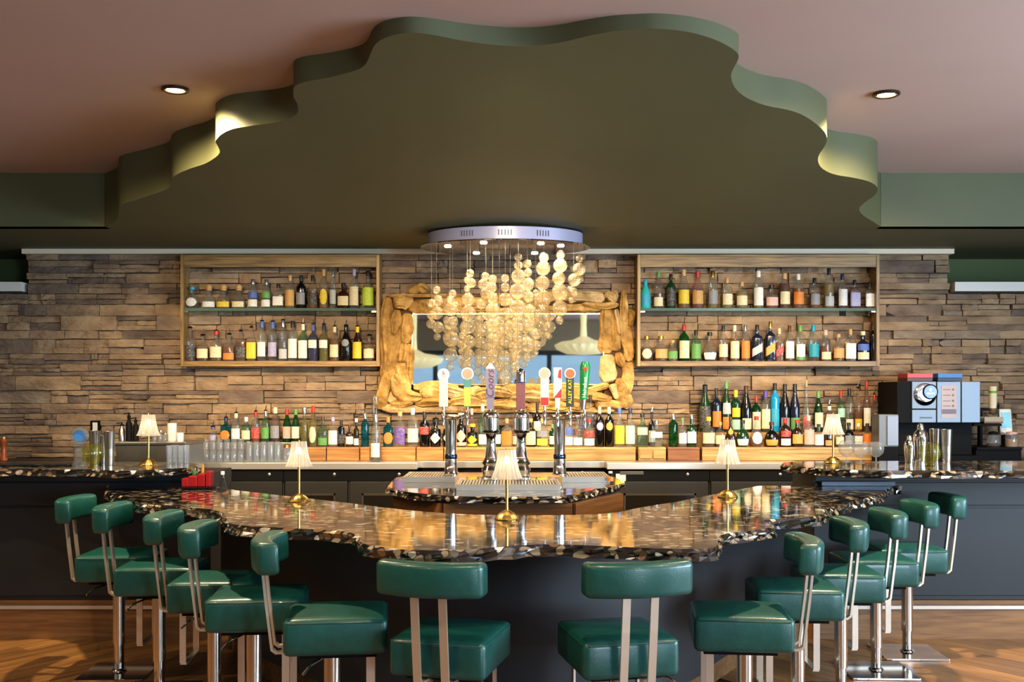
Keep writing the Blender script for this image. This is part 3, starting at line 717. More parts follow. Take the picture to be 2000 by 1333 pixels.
sl.build('vent_slots', pm('vent_dark', '2c2c4a', .6), ch)
BBL = thin('bubble_glass', 'fdf6e6', .13, 'fff4d8', .05, 1.7, 3.2, .38)
STR = [
 [(430, 480, 28), (435, 552, 40), (430, 637, 45), (440, 735, 40), (435, 800, 25)], [(395, 570, 30), (395, 650, 32), (393, 712, 33)],
 [(540, 505, 28), (530, 610, 48), (525, 710, 45), (530, 815, 55), (525, 925, 48), (525, 1005, 28)], [(522, 545, 28), (560, 580, 22), (592, 850, 24), (598, 900, 20), (590, 950, 25), (588, 985, 13)],
 [(660, 365, 28), (668, 432, 33), (645, 545, 45), (645, 637, 55), (645, 730, 50), (650, 835, 45), (648, 920, 38), (640, 995, 40)], [(640, 410, 25), (640, 470, 25), (610, 790, 28), (612, 862, 24)],
 [(765, 385, 28), (750, 442, 35), (765, 505, 36), (735, 578, 34), (735, 660, 34), (740, 760, 42), (735, 840, 38), (740, 945, 50), (740, 1080, 28)],
 [(815, 405, 30), (805, 462, 38), (812, 532, 40), (815, 615, 52), (815, 720, 50), (815, 825, 52), (815, 930, 48)], [(770, 660, 28), (775, 720, 30), (775, 880, 36), (780, 985, 40)],
 [(900, 400, 28), (900, 462, 31), (900, 545, 45), (900, 642, 42), (895, 740, 38), (895, 830, 35), (895, 950, 52), (897, 1080, 54), (893, 1165, 27)],
 [(860, 690, 34), (862, 770, 38), (860, 850, 32), (855, 1000, 34)],
 [(990, 255, 28), (990, 312, 30), (990, 385, 48), (985, 487, 55), (985, 602, 58), (985, 712, 50), (985, 800, 38), (985, 872, 36), (975, 940, 40), (970, 1010, 35)],
 [(1052, 300, 30), (1055, 360, 30), (1055, 440, 45), (1060, 525, 40), (1065, 625, 48), (1065, 720, 44), (1050, 850, 55), (1050, 940, 30)], [(935, 560, 30), (930, 640, 36), (930, 720, 36), (930, 800, 30), (950, 870, 36), (955, 930, 34)],
 [(1165, 258, 32), (1160, 332, 48), (1155, 432, 48), (1155, 540, 60), (1155, 657, 57), (1160, 752, 40), (1165, 820, 20)], [(1110, 780, 40), (1115, 860, 35), (1112, 915, 15)], [(1190, 722, 25), (1190, 790, 25)], [(1110, 500, 25), (1105, 690, 28)],
 [(1280, 240, 30), (1278, 312, 48), (1267, 400, 46), (1275, 495, 58), (1275, 605, 54), (1273, 688, 28)],
 [(1410, 262, 28), (1408, 337, 44), (1375, 410, 45), (1370, 493, 30), (1355, 550, 22)], [(1370, 335, 28), (1415, 405, 24), (1345, 470, 22)]]
bub = {}
def bubble_mesh(rpx):
    k = round(rpx / 3)
    if k not in bub: bub[k] = MB().ball((0, 0, 0), k * 3 / 3.508 / s, 16, 10).mesh('bubble', BBL, True)
    return bub[k]
dep = [-.18, -.02, -.22, .1, -.26, .12, -.3, -.12, .18, -.34, .2, -.28, -.14, .24, -.3, .1, .2, .26, -.2, -.1, .12]
for i, st in enumerate(STR):
    dy = dep[i % len(dep)]
    px0 = 730 + st[0][0] / 3.508
    Yb = YCH + dy; k = Yb / F
    def loc(x, y): return Vector(((730 + x / 3.508 - 1000) * k - cc.x, dy, H - (430 + y / 3.508 - YH) * k - cc.z))
    top = loc(st[0][0], st[0][1]); bot = loc(st[-1][0], st[-1][1])
    P = [(top.x, dy, -.112)] + [tuple(loc(x, y)) for x, y, r in st]
    w = MB().tube(P, .0016, 5).build('strand', pm('strand_wire', 'b8b2a4', .3, .9), ch)
    for x, y, r in st: put('bubble', bubble_mesh(r), w, loc(x, y))
SPOTB = pm('chandelier_bulb', 'fff4dc', .3, emit='fff0d2', es=25.)
CH_E = 27.0
for a0 in (200, 250, 305, 335, 60, 120):
    x, y = .44 * math.cos(R(a0)), .44 * DEP * math.sin(R(a0))
    MB().lathe([(.001, -.120), (.022, -.120), (.026, -.112)], 14, (x, y, 0)).build('bulb', SPOTB, ch, True)
    light('SPOT', 'chandelier_lamp', (x, y, -.135), CH_E, WARM, .03, angle=146, blend=.9, parent=ch)

# ================================================================== back counter, coolers, risers
YK = 7.76; ZK = .94
steel_lo = STEEL
tag(MB().box((-2.75, YK, ZK - .05), (-.72 + .0, 8.36, ZK), .003).box((-.72, YK + .16, ZK - .05), (.72, 8.36, ZK), .003).box((.72, YK, ZK - .05), (2.2, 8.36, ZK), .003).build('back_counter_top', TRAYST), 'long stainless steel back counter top below the stone wall', 'counter top')
tag(MB().box((2.201, YK + .05, ZK - .05), (5.9, 8.36, ZK), .003).build('back_counter_top', pm('dark_counter_laminate', '1a1614', .35)), 'dark back counter top under the coffee machine at right', 'counter top')
tag(MB().box((-5.9, YK + .05, ZK - .05), (-2.751, 8.36, ZK), .003).build('back_counter_top', pm('dark_counter_laminate', '1a1614', .35)), 'dark back counter top behind the ice bin at left', 'counter top')
COOL = pm('cooler_black_vinyl', '0e0b08', .5, col2='13100c', scale=30)
CPANE = pm('cooler_door_pane', '1c1813', .15)
CFR = pm('cooler_pane_frame', '4a433a', .4, .5)
def cooler(x0, x1, yo, label, doors):
    cx = (x0 + x1) / 2; w = (x1 - x0) / 2
    t = thing('bar_cooler', label, 'cooler', (cx, YK + .03 + yo, 0), 0, 'black back bar coolers')
    MB().box((-w, .03, .08), (w, .5 - yo, ZK - .052)).build('body', COOL, t)
    MB().box((-w, .0, ZK - .14), (w, .028, ZK - .054)).build('fascia', BLACK, t)
    dw = 2 * w / doors
    for k in range(doors):
        a = -w + k * dw + .01; b = a + dw - .02
        d = MB().box((a, .0, .12), (b, .028, ZK - .145), .003).build('door', COOL, t)
        m = .09
        MB().box((a + m, -.006, .2), (b - m, -.001, .205)).box((a + m, -.008, ZK - .25), (b - m, -.001, ZK - .235)).box((a + m, -.008, .2), (a + m + .014, -.001, ZK - .235)).box((b - m - .014, -.008, .2), (b - m, -.001, ZK - .235)).build('pane_frame', CFR, d)
        MB().box((a + m + .015, -.004, .206), (b - m - .015, -.001, ZK - .251)).build('pane', CPANE, d)
        MB().lathe([(.012, 0), (.012, .006), (.006, .009)], 12, (0, 0, 0)).build('lock', pm('lock_nickel', 'b9b6ae', .3, .9), t, True, ((a + b) / 2 + (dw * .28), -.001, ZK - .09), (PI / 2, 0, 0))
    MB().box((-w, .04, 0), (w, .45 - yo, .08)).build('plinth', BLACK, t)
cooler(-2.70, -1.74, 0, 'black cooler with pane door under the left part of back counter', 2)
cooler(-1.735, -.75, 0, 'black cooler just left of the beer tap island', 2)
cooler(-.70, .70, .17, 'black cooler behind the beer tap island', 2)
cooler(.75, 1.50, 0, 'black cooler just right of the beer tap island', 1)
cooler(1.505, 2.19, 0, 'black cooler under the right part of back counter by raised counter', 1)
# sticker on the cooler beside the island
tag(MB().box((0, -.004, 0), (.075, 0, .055)).box((.01, -.004, -.025), (.065, 0, -.001)).build('notice_sticker', WHITE, None, False, (.79, YK + .028, .80)), 'small white notice stuck on the cooler right of the tap island', 'notice')
tag(MB().box((0, -.006, 0), (.18, 0, .026), .002).build('cooler_badge', pm('cooler_badge_grey', '57534a', .4, .6), None, False, (.82, YK + .027, .848)), 'flat grey badge on the cooler fascia right of tap island', 'badge')

YR = 8.0                                 # front of the wooden risers
ZRI = 1.045
def riser(px0, px1, label, mat, y0=YR, z1=ZRI, y1=8.30, kind='box'):
    x0 = (px0 - 1000) * y0 / F; x1 = (px1 - 1000) * y0 / F; cx = (x0 + x1) / 2; w = (x1 - x0) / 2 - .002
    t = thing('riser_box', label, 'wooden riser', (cx, y0, ZK), 0, 'wooden bottle risers')
    hh = z1 - ZK
    MB().box((-w, 0, .002), (w, .018, hh - .019), .002).build('front_board', mat, t)
    MB().box((-w, -.004, hh - .018), (w, y1 - y0, hh), .002).build('top_board', mat, t)
    for sx in (-1, 1): MB().box((sx * w - (.016 if sx > 0 else 0), .019, .002), (sx * w + (.016 if sx < 0 else 0), y1 - y0, hh - .019)).build('side_board', mat, t)
    return t
riser(590, 637, 'short wooden riser box right behind the left lamp', BOXW)
riser(638, 702, 'wooden riser box under the black and brown bottles', BOXW)
riser(703, 722, 'narrow wooden riser block left of the white-labelled bottle', BOXW)
riser(744, 812, 'wooden riser box under the turquoise and blue-labelled bottles', BOXW)
riser(813, 866, 'wooden riser box under the black bottle with red label', BOXW)
riser(867, 1242, 'long pale wooden riser behind the beer taps', BOXW2)
t = riser(1247, 1301, 'wooden riser with two orange blocks in its front', BOXW2)
for k in (-1, 1): MB().box((k * .052 - .046, -.02, .018), (k * .052 + .046, -.001, .085), .003).build('orange_block', wood('orange_block_wood', 'b8743c', 'd8965a', 0, .5), t)
riser(1304, 1367, 'reddish wooden riser box under the green gin bottles', wood('riser_red_wood', '6f3c1e', 'a6683a', 0, .5))
riser(1371, 1738, 'long pale wooden riser under the crowded right-hand bottles', BOXW2, y1=8.14)
riser(1371, 1716, 'taller rear step of the crowded right-hand bottle riser', BOXW2, y0=8.145, z1=1.155, y1=8.352)

x0 = (405 - 1000) * 8.14 / F; x1 = (588 - 1000) * 8.14 / F
tag(MB().box((x0, 8.14, ZK), (x1, 8.36, 1.075), .003).build('bottle_step', STEEL), 'low steel step carrying the bottles behind the upturned glasses', 'step')
# ================================================================== bottles
GL = {  # key: (words, glass tint or None for opaque, liquid colour or None, opaque colour)
 'c': ('clear', 'f1f5f3', None, None), 'a': ('amber', 'f1efe8', 'd98a34', None), 'd': ('dark amber', 'efeae0', 'b0642c', None),
 'g': ('golden', 'f2f0e6', 'e6b448', None), 's': ('straw-coloured', 'f2f2ea', 'ecd898', None), 'k': ('black', None, None, '0b0a0b'),
 'G': ('green', '4aa862', None, None), 'D': ('dark green', None, None, '12331c'), 'B': ('cobalt blue', '5a70d8', '3040b8', None),
 'T': ('turquoise', '3fb4cc', None, None), 'Q': ('opaque turquoise', None, None, '2fb3b4'), 'n': ('navy', None, None, '141a2e'), 'y': ('yellow-green', 'dedb66', 'd2d040', None),
 'r': ('dark red', 'e8d2c8', '8a2a20', None), 'o': ('olive', '8a8a48', None, None), 'P': ('pale green', 'c6e2cc', None, None), 'R': ('rosy', 'f2d6cc', 'e0a088', None),
 'W': ('brown-black', None, None, '2a160c'), 'U': ('bright blue', None, None, '1690c8'), 'f': ('frosted', 'e6eaee', None, None)}
LC = {'white': 'ece8e0', 'cream': 'e6d7ae', 'black': '1b1a1c', 'grey': '8d8f94', 'blue': '4d67b0', 'navy': '1d2746', 'green': '5f9a4c', 'mint': 'a9d8bc', 'teal': '1f93a8', 'red': 'b3271f', 'orange': 'e0802c', 'yellow': 'e3c52f', 'lime': 'b9d13a', 'purple': '5a3f92', 'pink': 'e0b2a4', 'tan': 'c99a55', 'gold': 'c4a04a', 'silver': 'b7b9bc', 'lilac': 'a9a3c8', 'brown': '4a2b18', 'cork': 'c79a62', 'turquoise': '2f9fc0'}
def capm(c):
    if c in ('gold', 'silver'): return pm('cap_' + c, LC[c], .25, .9)
    return pm('cap_' + c, LC[c], .45)
def labm(c):
    """paper label with fine rows of print"""
    k = 'label_' + c
    if k in _M: return _M[k]
    m, nt, b = nodes(k)
    base = lin(LC[c]); lum = sum(base[:3]); ink = lin('3a3028') if lum > .5 else lin('d8d2c4')
    tc = nt.nodes.new('ShaderNodeTexCoord'); inf = nt.nodes.new('ShaderNodeObjectInfo')
    mp = nt.nodes.new('ShaderNodeMapping'); mp.inputs['Scale'].default_value = (60, 60, 90)
    L(nt, tc.outputs['Object'], mp.inputs[0])
    w = nt.nodes.new('ShaderNodeTexWave'); w.bands_direction = 'Z'; w.inputs['Scale'].default_value = .55; w.inputs['Distortion'].default_value = 1.2
    L(nt, mp.outputs[0], w.inputs['Vector'])
    n = nt.nodes.new('ShaderNodeTexNoise'); n.noise_dimensions = '4D'; n.inputs['Scale'].default_value = 1.4; L(nt, mp.outputs[0], n.inputs['Vector'])
    mw = nt.nodes.new('ShaderNodeMath'); mw.operation = 'MULTIPLY'; mw.inputs[1].default_value = 50; L(nt, inf.outputs['Random'], mw.inputs[0]); L(nt, mw.outputs[0], n.inputs['W'])
    mu = nt.nodes.new('ShaderNodeMath'); mu.operation = 'MULTIPLY'; L(nt, w.outputs['Fac'], mu.inputs[0]); L(nt, n.outputs[0], mu.inputs[1])
    r = nt.nodes.new('ShaderNodeMapRange'); r.inputs[1].default_value = .40; r.inputs[2].default_value = .58; r.inputs[4].default_value = .6
    L(nt, mu.outputs[0], r.inputs[0])
    mx = nt.nodes.new('ShaderNodeMixRGB'); mx.inputs[1].default_value = base; mx.inputs[2].default_value = ink
    L(nt, r.outputs[0], mx.inputs[0]); L(nt, mx.outputs[0], b.inputs['Base Color'])
    b.inputs['Roughness'].default_value = .55
    _M[k] = m
    return m
# profiles: body radius 1, height 1: list of (r, z); neck radius; body top; superellipse exponent
PR = {
 'std':  ([(.93, 0), (1, .02), (1, .60), (.96, .66), (.70, .72), (.36, .77), (.31, .80), (.30, .97), (.33, .975), (.33, 1)], .60, 2, 1),
 'sq':   ([(.93, 0), (1, .02), (1, .62), (.95, .67), (.62, .71), (.34, .75), (.30, .78), (.30, .97), (.33, .975), (.33, 1)], .62, 4.5, .8),
 'tall': ([(.93, 0), (1, .02), (1, .68), (.93, .73), (.5, .78), (.38, .82), (.36, .97), (.40, .975), (.40, 1)], .68, 2, 1),
 'slope': ([(.93, 0), (1, .02), (1, .48), (.93, .56), (.72, .66), (.48, .76), (.36, .84), (.34, .97), (.37, .975), (.37, 1)], .50, 2, 1),
 'round': ([(.6, 0), (.85, .08), (1, .22), (1, .36), (.88, .50), (.6, .60), (.32, .66), (.27, .72), (.27, .96), (.32, .965), (.32, 1)], .5, 2, .75),
 'flask': ([(.55, 0), (.88, .07), (1, .20), (.92, .36), (.66, .50), (.38, .62), (.25, .72), (.23, .96), (.28, .965), (.28, 1)], .42, 2, .6),
 'bell': ([(.95, 0), (1, .03), (.98, .40), (.84, .50), (.46, .58), (.34, .66), (.34, .76), (.40, .765), (.40, .79)], .42, 3, .9),
 'squat': ([(.93, 0), (1, .03), (1, .52), (.92, .60), (.62, .66), (.36, .70), (.32, .74), (.32, .96), (.36, .965), (.36, 1)], .55, 2.6, .9),
 'apoth': ([(.93, 0), (1, .03), (1, .56), (.92, .63), (.5, .67), (.40, .70), (.40, .82), (.52, .83), (.52, 1)], .56, 2, 1)}
def patch(mb, prof, rW, hh, ex, asp, z0, z1, ang, shape):
    """label wrapped on the front of the bottle (towards -Y)"""
    nu, nv = 8, 4; vs = []; fs = []
    def rad(z):
        z /= hh
        for (r0, a), (r1, b) in zip(prof, prof[1:]):
            if a <= z <= b: return (r0 + (r1 - r0) * ((z - a) / (b - a) if b > a else 0)) * rW
        return prof[-1][0] * rW
    zc = (z0 + z1) / 2; zh = (z1 - z0) / 2
    for i in range(nu + 1):
        u = -1 + 2 * i / nu
        k = {'r': 1, 'd': max(.02, 1 - abs(u)), 'o': math.sqrt(max(.001, 1 - u * u)), 'g': 1}[shape]
        th = -PI / 2 + u * ang
        ct, sn = math.cos(th), math.sin(th)
        q = (abs(ct) ** ex + abs(sn) ** ex) ** (-1 / ex)
        for j in range(nv + 1):
            z = zc + zh * k * (-1 + 2 * j / nv)
            if shape == 'g': z += u * zh * .9
            r = rad(z) * q + .0012
            vs.append((r * ct, r * sn * asp - .0004, z))
    for i in range(nu):
        for j in range(nv):
            a = i * (nv + 1) + j; fs.append((a, a + nv + 1, a + nv + 2, a + 1))
    mb.add(vs, fs)
_bm = {}
def bottle(px, top, base, wpx, kind, gl, cap, labels, zb, Y, pour, label, group):
    s = F / Y
    hh = (base - top) / s; rW = wpx / 2 / s
    if pour: hh -= .045; hh = max(hh, .10)
    prof, bt, ex, asp = PR[kind]
    words, tint, liq, opq = GL[gl]
    t = thing('bottle', label, 'bottle', ((px - 1000) / s, Y, zb + .0005), random.uniform(-.12, .12), group)
    p = [(r * rW, z * hh) for r, z in prof]
    n = 14 if ex == 2 else 20
    gm = thin('glass_' + gl, tint, .07, 'ffffff' if liq or gl in 'cf' else tint) if tint else pm('bottle_' + gl, opq, .12, spec=.6)
    MB().lathe(p, n, ex=ex, asp=asp).build('glass_body', gm, t, True)
    if liq:
        fl = bt * random.uniform(.62, 1.12)
        q = [(max(r * rW - .0035, .002), max(z * hh, .006)) for r, z in prof if z < fl]
        def rad(z):
            for (r0, a), (r1, b) in zip(prof, prof[1:]):
                if a <= z <= b: return r0 + (r1 - r0) * (z - a) / (b - a)
            return prof[-1][0]
        q.append((rad(fl) * rW - .0035, fl * hh))
        MB().lathe(q, n, ex=ex, asp=asp).build('liquid', thin('liquid_' + gl, liq, .3, liq, .1, 1.33), t, True)
    nt_ = prof[-1][0] * rW * 1.12; zt = prof[-1][1] * hh
    if cap:
        if kind == 'bell':
            MB().lathe([(nt_, zt), (nt_ * 1.1, zt + .01)], 12).ball((0, 0, zt + nt_ * 1.15), nt_ * 1.15, 12, 8).build('stopper', capm(cap), t, True)
        else:
            cl = min(.16 if kind in ('std', 'tall', 'slope', 'sq') else .12, .055 / hh)
            MB().lathe([(nt_, zt - cl * hh), (nt_, zt + .001), (nt_ * .9, zt + .003)], 12).build('cap', capm(cap), t, True)
    if pour:
        c = MB().lathe([(nt_ * .95, zt - .002), (nt_ * 1.05, zt + .006), (nt_ * .6, zt + .012)], 10)
        c.build('pourer_collar', BLACK, t, True)
        MB().tube([(0, 0, zt + .01), (0, 0, zt + .025), (.006, 0, zt + .05)], .0035, 6, rs=[.005, .004, .0028]).build('pourer_spout', CHROME, t, True)
    for (lc, shp, a, b, ang) in labels:
        mb = MB(); patch(mb, prof, rW, hh, ex, asp, a * hh, b * hh, ang, shp)
        mb.build('paper_label' if shp != 'o' else 'round_label', labm(lc), t, True)
    return t
LAB = {'m': ('r', .12, .48, 1.05), 'l': ('r', .06, .30, 1.0), 'u': ('r', .36, .58, 1.0), 'b': ('r', .08, .56, 1.1), 'd': ('d', .12, .52, 1.1), 'o': ('o', .10, .50, .85), 'O': ('o', .42, .62, .8), 'g': ('g', .20, .42, 1.1), 'n': ('r', .80, .92, 1.3), 'f': ('r', .04, .14, 1.2), 'p': ('r', .10, .34, .7)}
def row(items, zf, Y, place, group):
    its = [list(e) for e in sorted(items, key=lambda e: e[0])]
    for a, b in zip(its, its[1:]):                      # neighbours on one shelf may not touch
        gap = b[0] - a[0] - .4
        if (a[3] + b[3]) / 2 > gap:
            k = gap / ((a[3] + b[3]) / 2); a[3] *= k; b[3] *= k
    for i, e in enumerate(its):
        px, top, base, w, kind, gl, cap, labs = e[:8]
        pour = len(e) > 8 and 'p' in e[8]
        ll = []
        for q in labs.split():
            c, k = q.split(':'); ll.append((c,) + LAB[k])
        d = GL[gl][0] + ' bottle'
        if ll: d += ', ' + ll[0][0] + ' label'
        if cap: d += ', ' + cap + ' cap'
        elif pour: d += ', pourer'
        lab = '%s, %s from left %s' % (d, ORD[i], place)
        bottle(px, top, base, w, kind, gl, cap, ll, zf(e) if callable(zf) else zf, Y(e) if callable(Y) else Y, pour, lab, group)
def z4(t, k, o1, o2): return t
# --- left cabinet (numbers read in a x4.762 enlargement of the photo)
def conv(lst, sc, ox, oy):
    return [(ox + e[0] / sc, oy + e[1] / sc, oy + e[2] / sc, e[3] / sc) + tuple(e[4:]) for e in lst]
LU = conv([(170, 370, 568, 135, 'round', 'c', 'turquoise', 'white:o'), (325, 350, 562, 118, 'bell', 'c', 'cork', 'white:l'), (462, 350, 562, 122, 'bell', 'g', 'cork', 'yellow:l'), (604, 350, 562, 122, 'bell', 's', 'cork', 'cream:l'),
 (735, 290, 562, 96, 'slope', 'c', 'silver', 'blue:u white:l'), (860, 295, 562, 94, 'slope', 'c', 'silver', 'green:u white:l'), (970, 330, 562, 98, 'sq', 'c', 'black', 'white:m'), (1080, 255, 562, 92, 'std', 's', 'cork', 'tan:b'), (1182, 255, 562, 92, 'std', 'k', 'black', 'grey:m'),
 (1290, 255, 562, 92, 'std', 'a', 'black', 'black:m'), (1392, 200, 562, 88, 'std', 'g', 'cork', 'yellow:o'), (1478, 200, 562, 62, 'tall', 'c', 'silver', 'silver:m'), (1575, 325, 562, 108, 'squat', 'W', 'black', 'cream:m'), (1675, 200, 562, 92, 'std', 'c', 'lilac', 'cream:b'), (1805, 215, 562, 106, 'squat', 'c', 'black', 'lime:b')], 4.762, 340, 480)
row(LU, LZU, 8.275, "on left cabinet's glass shelf", 'bottles on the left cabinet glass shelf')
LLo = conv([(150, 700, 1062, 112, 'std', 'd', '', 'black:m', 'p'), (268, 770, 1062, 108, 'squat', 'd', '', 'cream:m', 'p'), (393, 730, 1062, 112, 'squat', 'a', 'red', 'cream:m', 'p'), (513, 760, 1062, 108, 'squat', 'a', '', 'orange:l', 'p'), (622, 730, 1062, 98, 'sq', 'd', '', 'black:m', 'p'), (720, 695, 1062, 88, 'sq', 'a', '', 'yellow:b', 'p'),
 (818, 640, 1062, 88, 'tall', 'c', 'blue', 'white:m', 'p'), (918, 645, 1062, 88, 'tall', 'f', 'blue', 'lilac:m', 'p'), (1014, 630, 1062, 84, 'tall', 'f', 'silver', 'silver:l', 'p'), (1105, 690, 1062, 88, 'tall', 'c', 'black', 'white:b'), (1200, 665, 1062, 90, 'std', 'P', 'white', 'white:b', 'p'), (1293, 670, 1062, 90, 'std', 'B', 'blue', 'white:u', 'p'), (1393, 670, 1062, 90, 'std', 'y', 'navy', 'white:u', 'p'),
 (1493, 690, 1062, 90, 'std', 'a', 'cream', 'cream:m', 'p'), (1600, 680, 1062, 100, 'slope', 'k', '', 'grey:O', 'p'), (1705, 690, 1062, 90, 'slope', 'W', 'yellow', 'yellow:b', 'p'), (1815, 770, 1062, 102, 'squat', 'd', '', 'cream:m', 'p')], 4.762, 340, 480)
row(LLo, LZL, 8.275, "in left cabinet's bottom row", 'bottles in the left cabinet bottom row')
RU = conv([(120, 250, 468, 78, 'slope', 'Q', 'turquoise', 'turquoise:m'), (220, 185, 468, 78, 'std', 'd', 'green', 'cream:l'), (315, 205, 468, 74, 'std', 'D', 'black', 'black:b'), (413, 172, 468, 88, 'slope', 'g', 'cork', 'yellow:m'), (520, 185, 468, 90, 'slope', 'R', 'red', 'tan:m'), (635, 180, 468, 78, 'tall', 's', 'gold', 'grey:m'), (745, 235, 468, 84, 'std', 's', 'cork', 'cream:m'), (858, 265, 468, 88, 'std', 's', 'cork', 'cream:m'),
 (985, 182, 468, 76, 'tall', 's', 'white', 'white:b'), (1085, 290, 468, 96, 'squat', 'a', 'black', 'pink:m'), (1185, 200, 468, 82, 'tall', 'd', 'cork', 'cream:m'), (1290, 205, 468, 86, 'std', 'a', 'white', 'orange:m'), (1415, 235, 468, 80, 'std', 'a', 'black', 'grey:m'), (1525, 160, 468, 76, 'std', 's', 'black', 'silver:l'), (1628, 205, 468, 74, 'std', 'd', 'navy', 'white:b'), (1722, 250, 468, 78, 'sq', 'r', 'black', 'lilac:b'), (1838, 265, 468, 70, 'sq', 'a', 'black', 'white:b')], 3.9216, 1230, 480)
row(RU, RZU, 8.275, "on right cabinet's glass shelf", 'bottles on the right cabinet glass shelf')
RL = conv([(130, 680, 872, 100, 'round', 'd', 'gold', 'cream:o'), (238, 680, 872, 100, 'squat', 'd', 'gold', 'tan:m'), (328, 712, 872, 76, 'squat', 'a', 'cork', 'green:m'), (415, 592, 872, 82, 'std', 'G', 'red', 'cream:b'), (507, 635, 872, 78, 'std', 'P', 'black', 'green:b'), (612, 650, 872, 108, 'round', 'd', 'black', 'white:l'), (715, 600, 872, 72, 'std', 'a', 'black', 'cream:m'), (803, 598, 872, 72, 'std', 'a', 'cream', 'cream:b'), (885, 595, 872, 70, 'std', 'a', 'silver', 'orange:b'),
 (975, 595, 872, 80, 'sq', 'n', 'black', 'silver:g'), (1076, 570, 872, 74, 'sq', 'n', 'gold', 'gold:g'), (1145, 622, 872, 62, 'sq', 'a', 'cream', 'red:g'), (1223, 600, 872, 70, 'std', 'a', 'brown', 'white:b'), (1305, 600, 872, 74, 'tall', 's', 'green', 'white:m green:f'), (1406, 598, 872, 86, 'std', 'c', 'teal', 'teal:m'), (1500, 635, 872, 82, 'std', 'a', 'pink', 'cream:l'), (1598, 665, 872, 84, 'squat', 'a', 'cork', 'tan:m'), (1690, 628, 872, 78, 'sq', 'd', 'cork', 'white:b'), (1785, 645, 872, 92, 'squat', 'n', 'cream', 'cream:l blue:u'), (1862, 580, 872, 54, 'tall', 'k', 'black', '')], 3.9216, 1230, 480)
row(RL, RZL, 8.275, "in right cabinet's bottom row", 'bottles in the right cabinet bottom row')
# --- left part of the back counter
BLr = conv([(255, 285, 470, 66, 'apoth', 'c', 'purple', 'lilac:m', 'p'), (370, 205, 470, 92, 'sq', 'T', 'navy', 'orange:o', 'p'), (460, 165, 470, 86, 'std', 'c', 'cream', 'white:m', 'p'), (550, 250, 470, 82, 'std', 'P', 'white', 'cream:m'), (635, 150, 470, 78, 'std', 'a', 'red', 'red:m', 'p'), (722, 145, 470, 78, 'std', 'P', 'silver', 'green:m', 'p'), (808, 165, 470, 88, 'slope', 'r', 'cream', 'grey:m'), (912, 180, 470, 76, 'slope', 'G', 'red', 'pink:m'), (990, 180, 470, 76, 'slope', 'G', 'green', 'white:m')], 4.5455, 360, 760)
LSTEP = 1.075
row(BLr, LSTEP, 8.2, 'behind the upturned glasses', 'bottles behind the upturned glasses')
BLm = conv([(1066, 175, 520, 66, 'apoth', 'y', 'silver', ''), (1145, 160, 520, 80, 'slope', 'y', 'red', 'cream:o'), (1230, 255, 520, 84, 'squat', 'P', 'brown', 'green:l'), (1320, 270, 528, 86, 'squat', 'c', 'lilac', 'white:b'), (1393, 290, 522, 66, 'tall', 'k', 'black', 'black:m'), (1468, 335, 526, 70, 'squat', 'W', 'brown', 'white:m'), (1527, 262, 510, 50, 'apoth', 'o', 'white', 'white:l'), (1605, 225, 518, 72, 'tall', 'T', 'silver', ''), (1810, 220, 478, 88, 'sq', 'T', 'orange', 'orange:o'), (1915, 165, 475, 104, 'squat', 'c', 'cork', 'purple:b')], 4.5455, 360, 760)
row(BLm, ZRI, lambda e: 8.14 if e[0] in (0,) else 8.08, 'on the left risers', 'bottles on the left risers')
bottle(734, 808, 899, 20, 'tall', 'c', 'silver', [('white', 'r', .10, .40, 1.0)], ZK, 7.90, False, 'tall clear bottle with white arched label standing on the steel counter', 'bottles on the left risers')
# --- behind the taps
BC = conv([(360, 460, 772, 88, 'sq', 'c', 'white', 'silver:m'), (455, 490, 772, 84, 'std', 'k', 'black', 'red:u'), (545, 500, 772, 86, 'apoth', 'k', 'black', 'white:d', 'p'), (648, 545, 772, 84, 'apoth', 'k', 'lilac', 'white:d'), (752, 500, 772, 90, 'apoth', 'k', 'white', 'pink:d pink:f'), (845, 588, 772, 92, 'apoth', 'k', 'yellow', 'yellow:d yellow:f'), (928, 430, 772, 82, 'std', 'P', 'white', 'white:l'), (1048, 560, 772, 60, 'std', 'G', 'green', 'white:m'), (1125, 545, 772, 92, 'sq', 'c', 'cork', 'orange:b'), (1192, 590, 772, 52, 'std', 'r', 'red', 'pink:m'), (1320, 545, 772, 84, 'squat', 'o', 'cork', 'cream:b'), (1413, 545, 772, 88, 'sq', 'c', 'cork', 'grey:u lime:l'), (1494, 590, 772, 50, 'std', 'G', 'green', 'white:m'), (1625, 500, 772, 74, 'squat', 'c', 'white', 'white:l blue:u'), (1702, 520, 772, 76, 'squat', 'c', 'white', 'white:l brown:u'), (1795, 545, 772, 88, 'squat', 'c', 'red', 'white:l red:u'), (1880, 450, 772, 80, 'std', 'k', 'pink', 'lilac:O'), (1958, 450, 772, 80, 'std', 'k', 'mint', 'gold:O')], 4.1667, 720, 690)
row(BC, ZRI, 8.07, 'behind the beer taps', 'bottles behind the beer taps')
BCb = conv([(840, 470, 772, 64, 'std', 'R', 'pink', 'pink:u'), (1372, 425, 772, 68, 'std', 'k', 'black', 'white:u'), (1738, 420, 772, 72, 'sq', 'c', 'black', 'navy:u'), (1806, 358, 772, 74, 'sq', 'c', 'black', 'navy:u')], 4.1667, 720, 690)
row(BCb, ZRI, 8.20, 'in rear behind taps', 'rear bottles behind the beer taps')
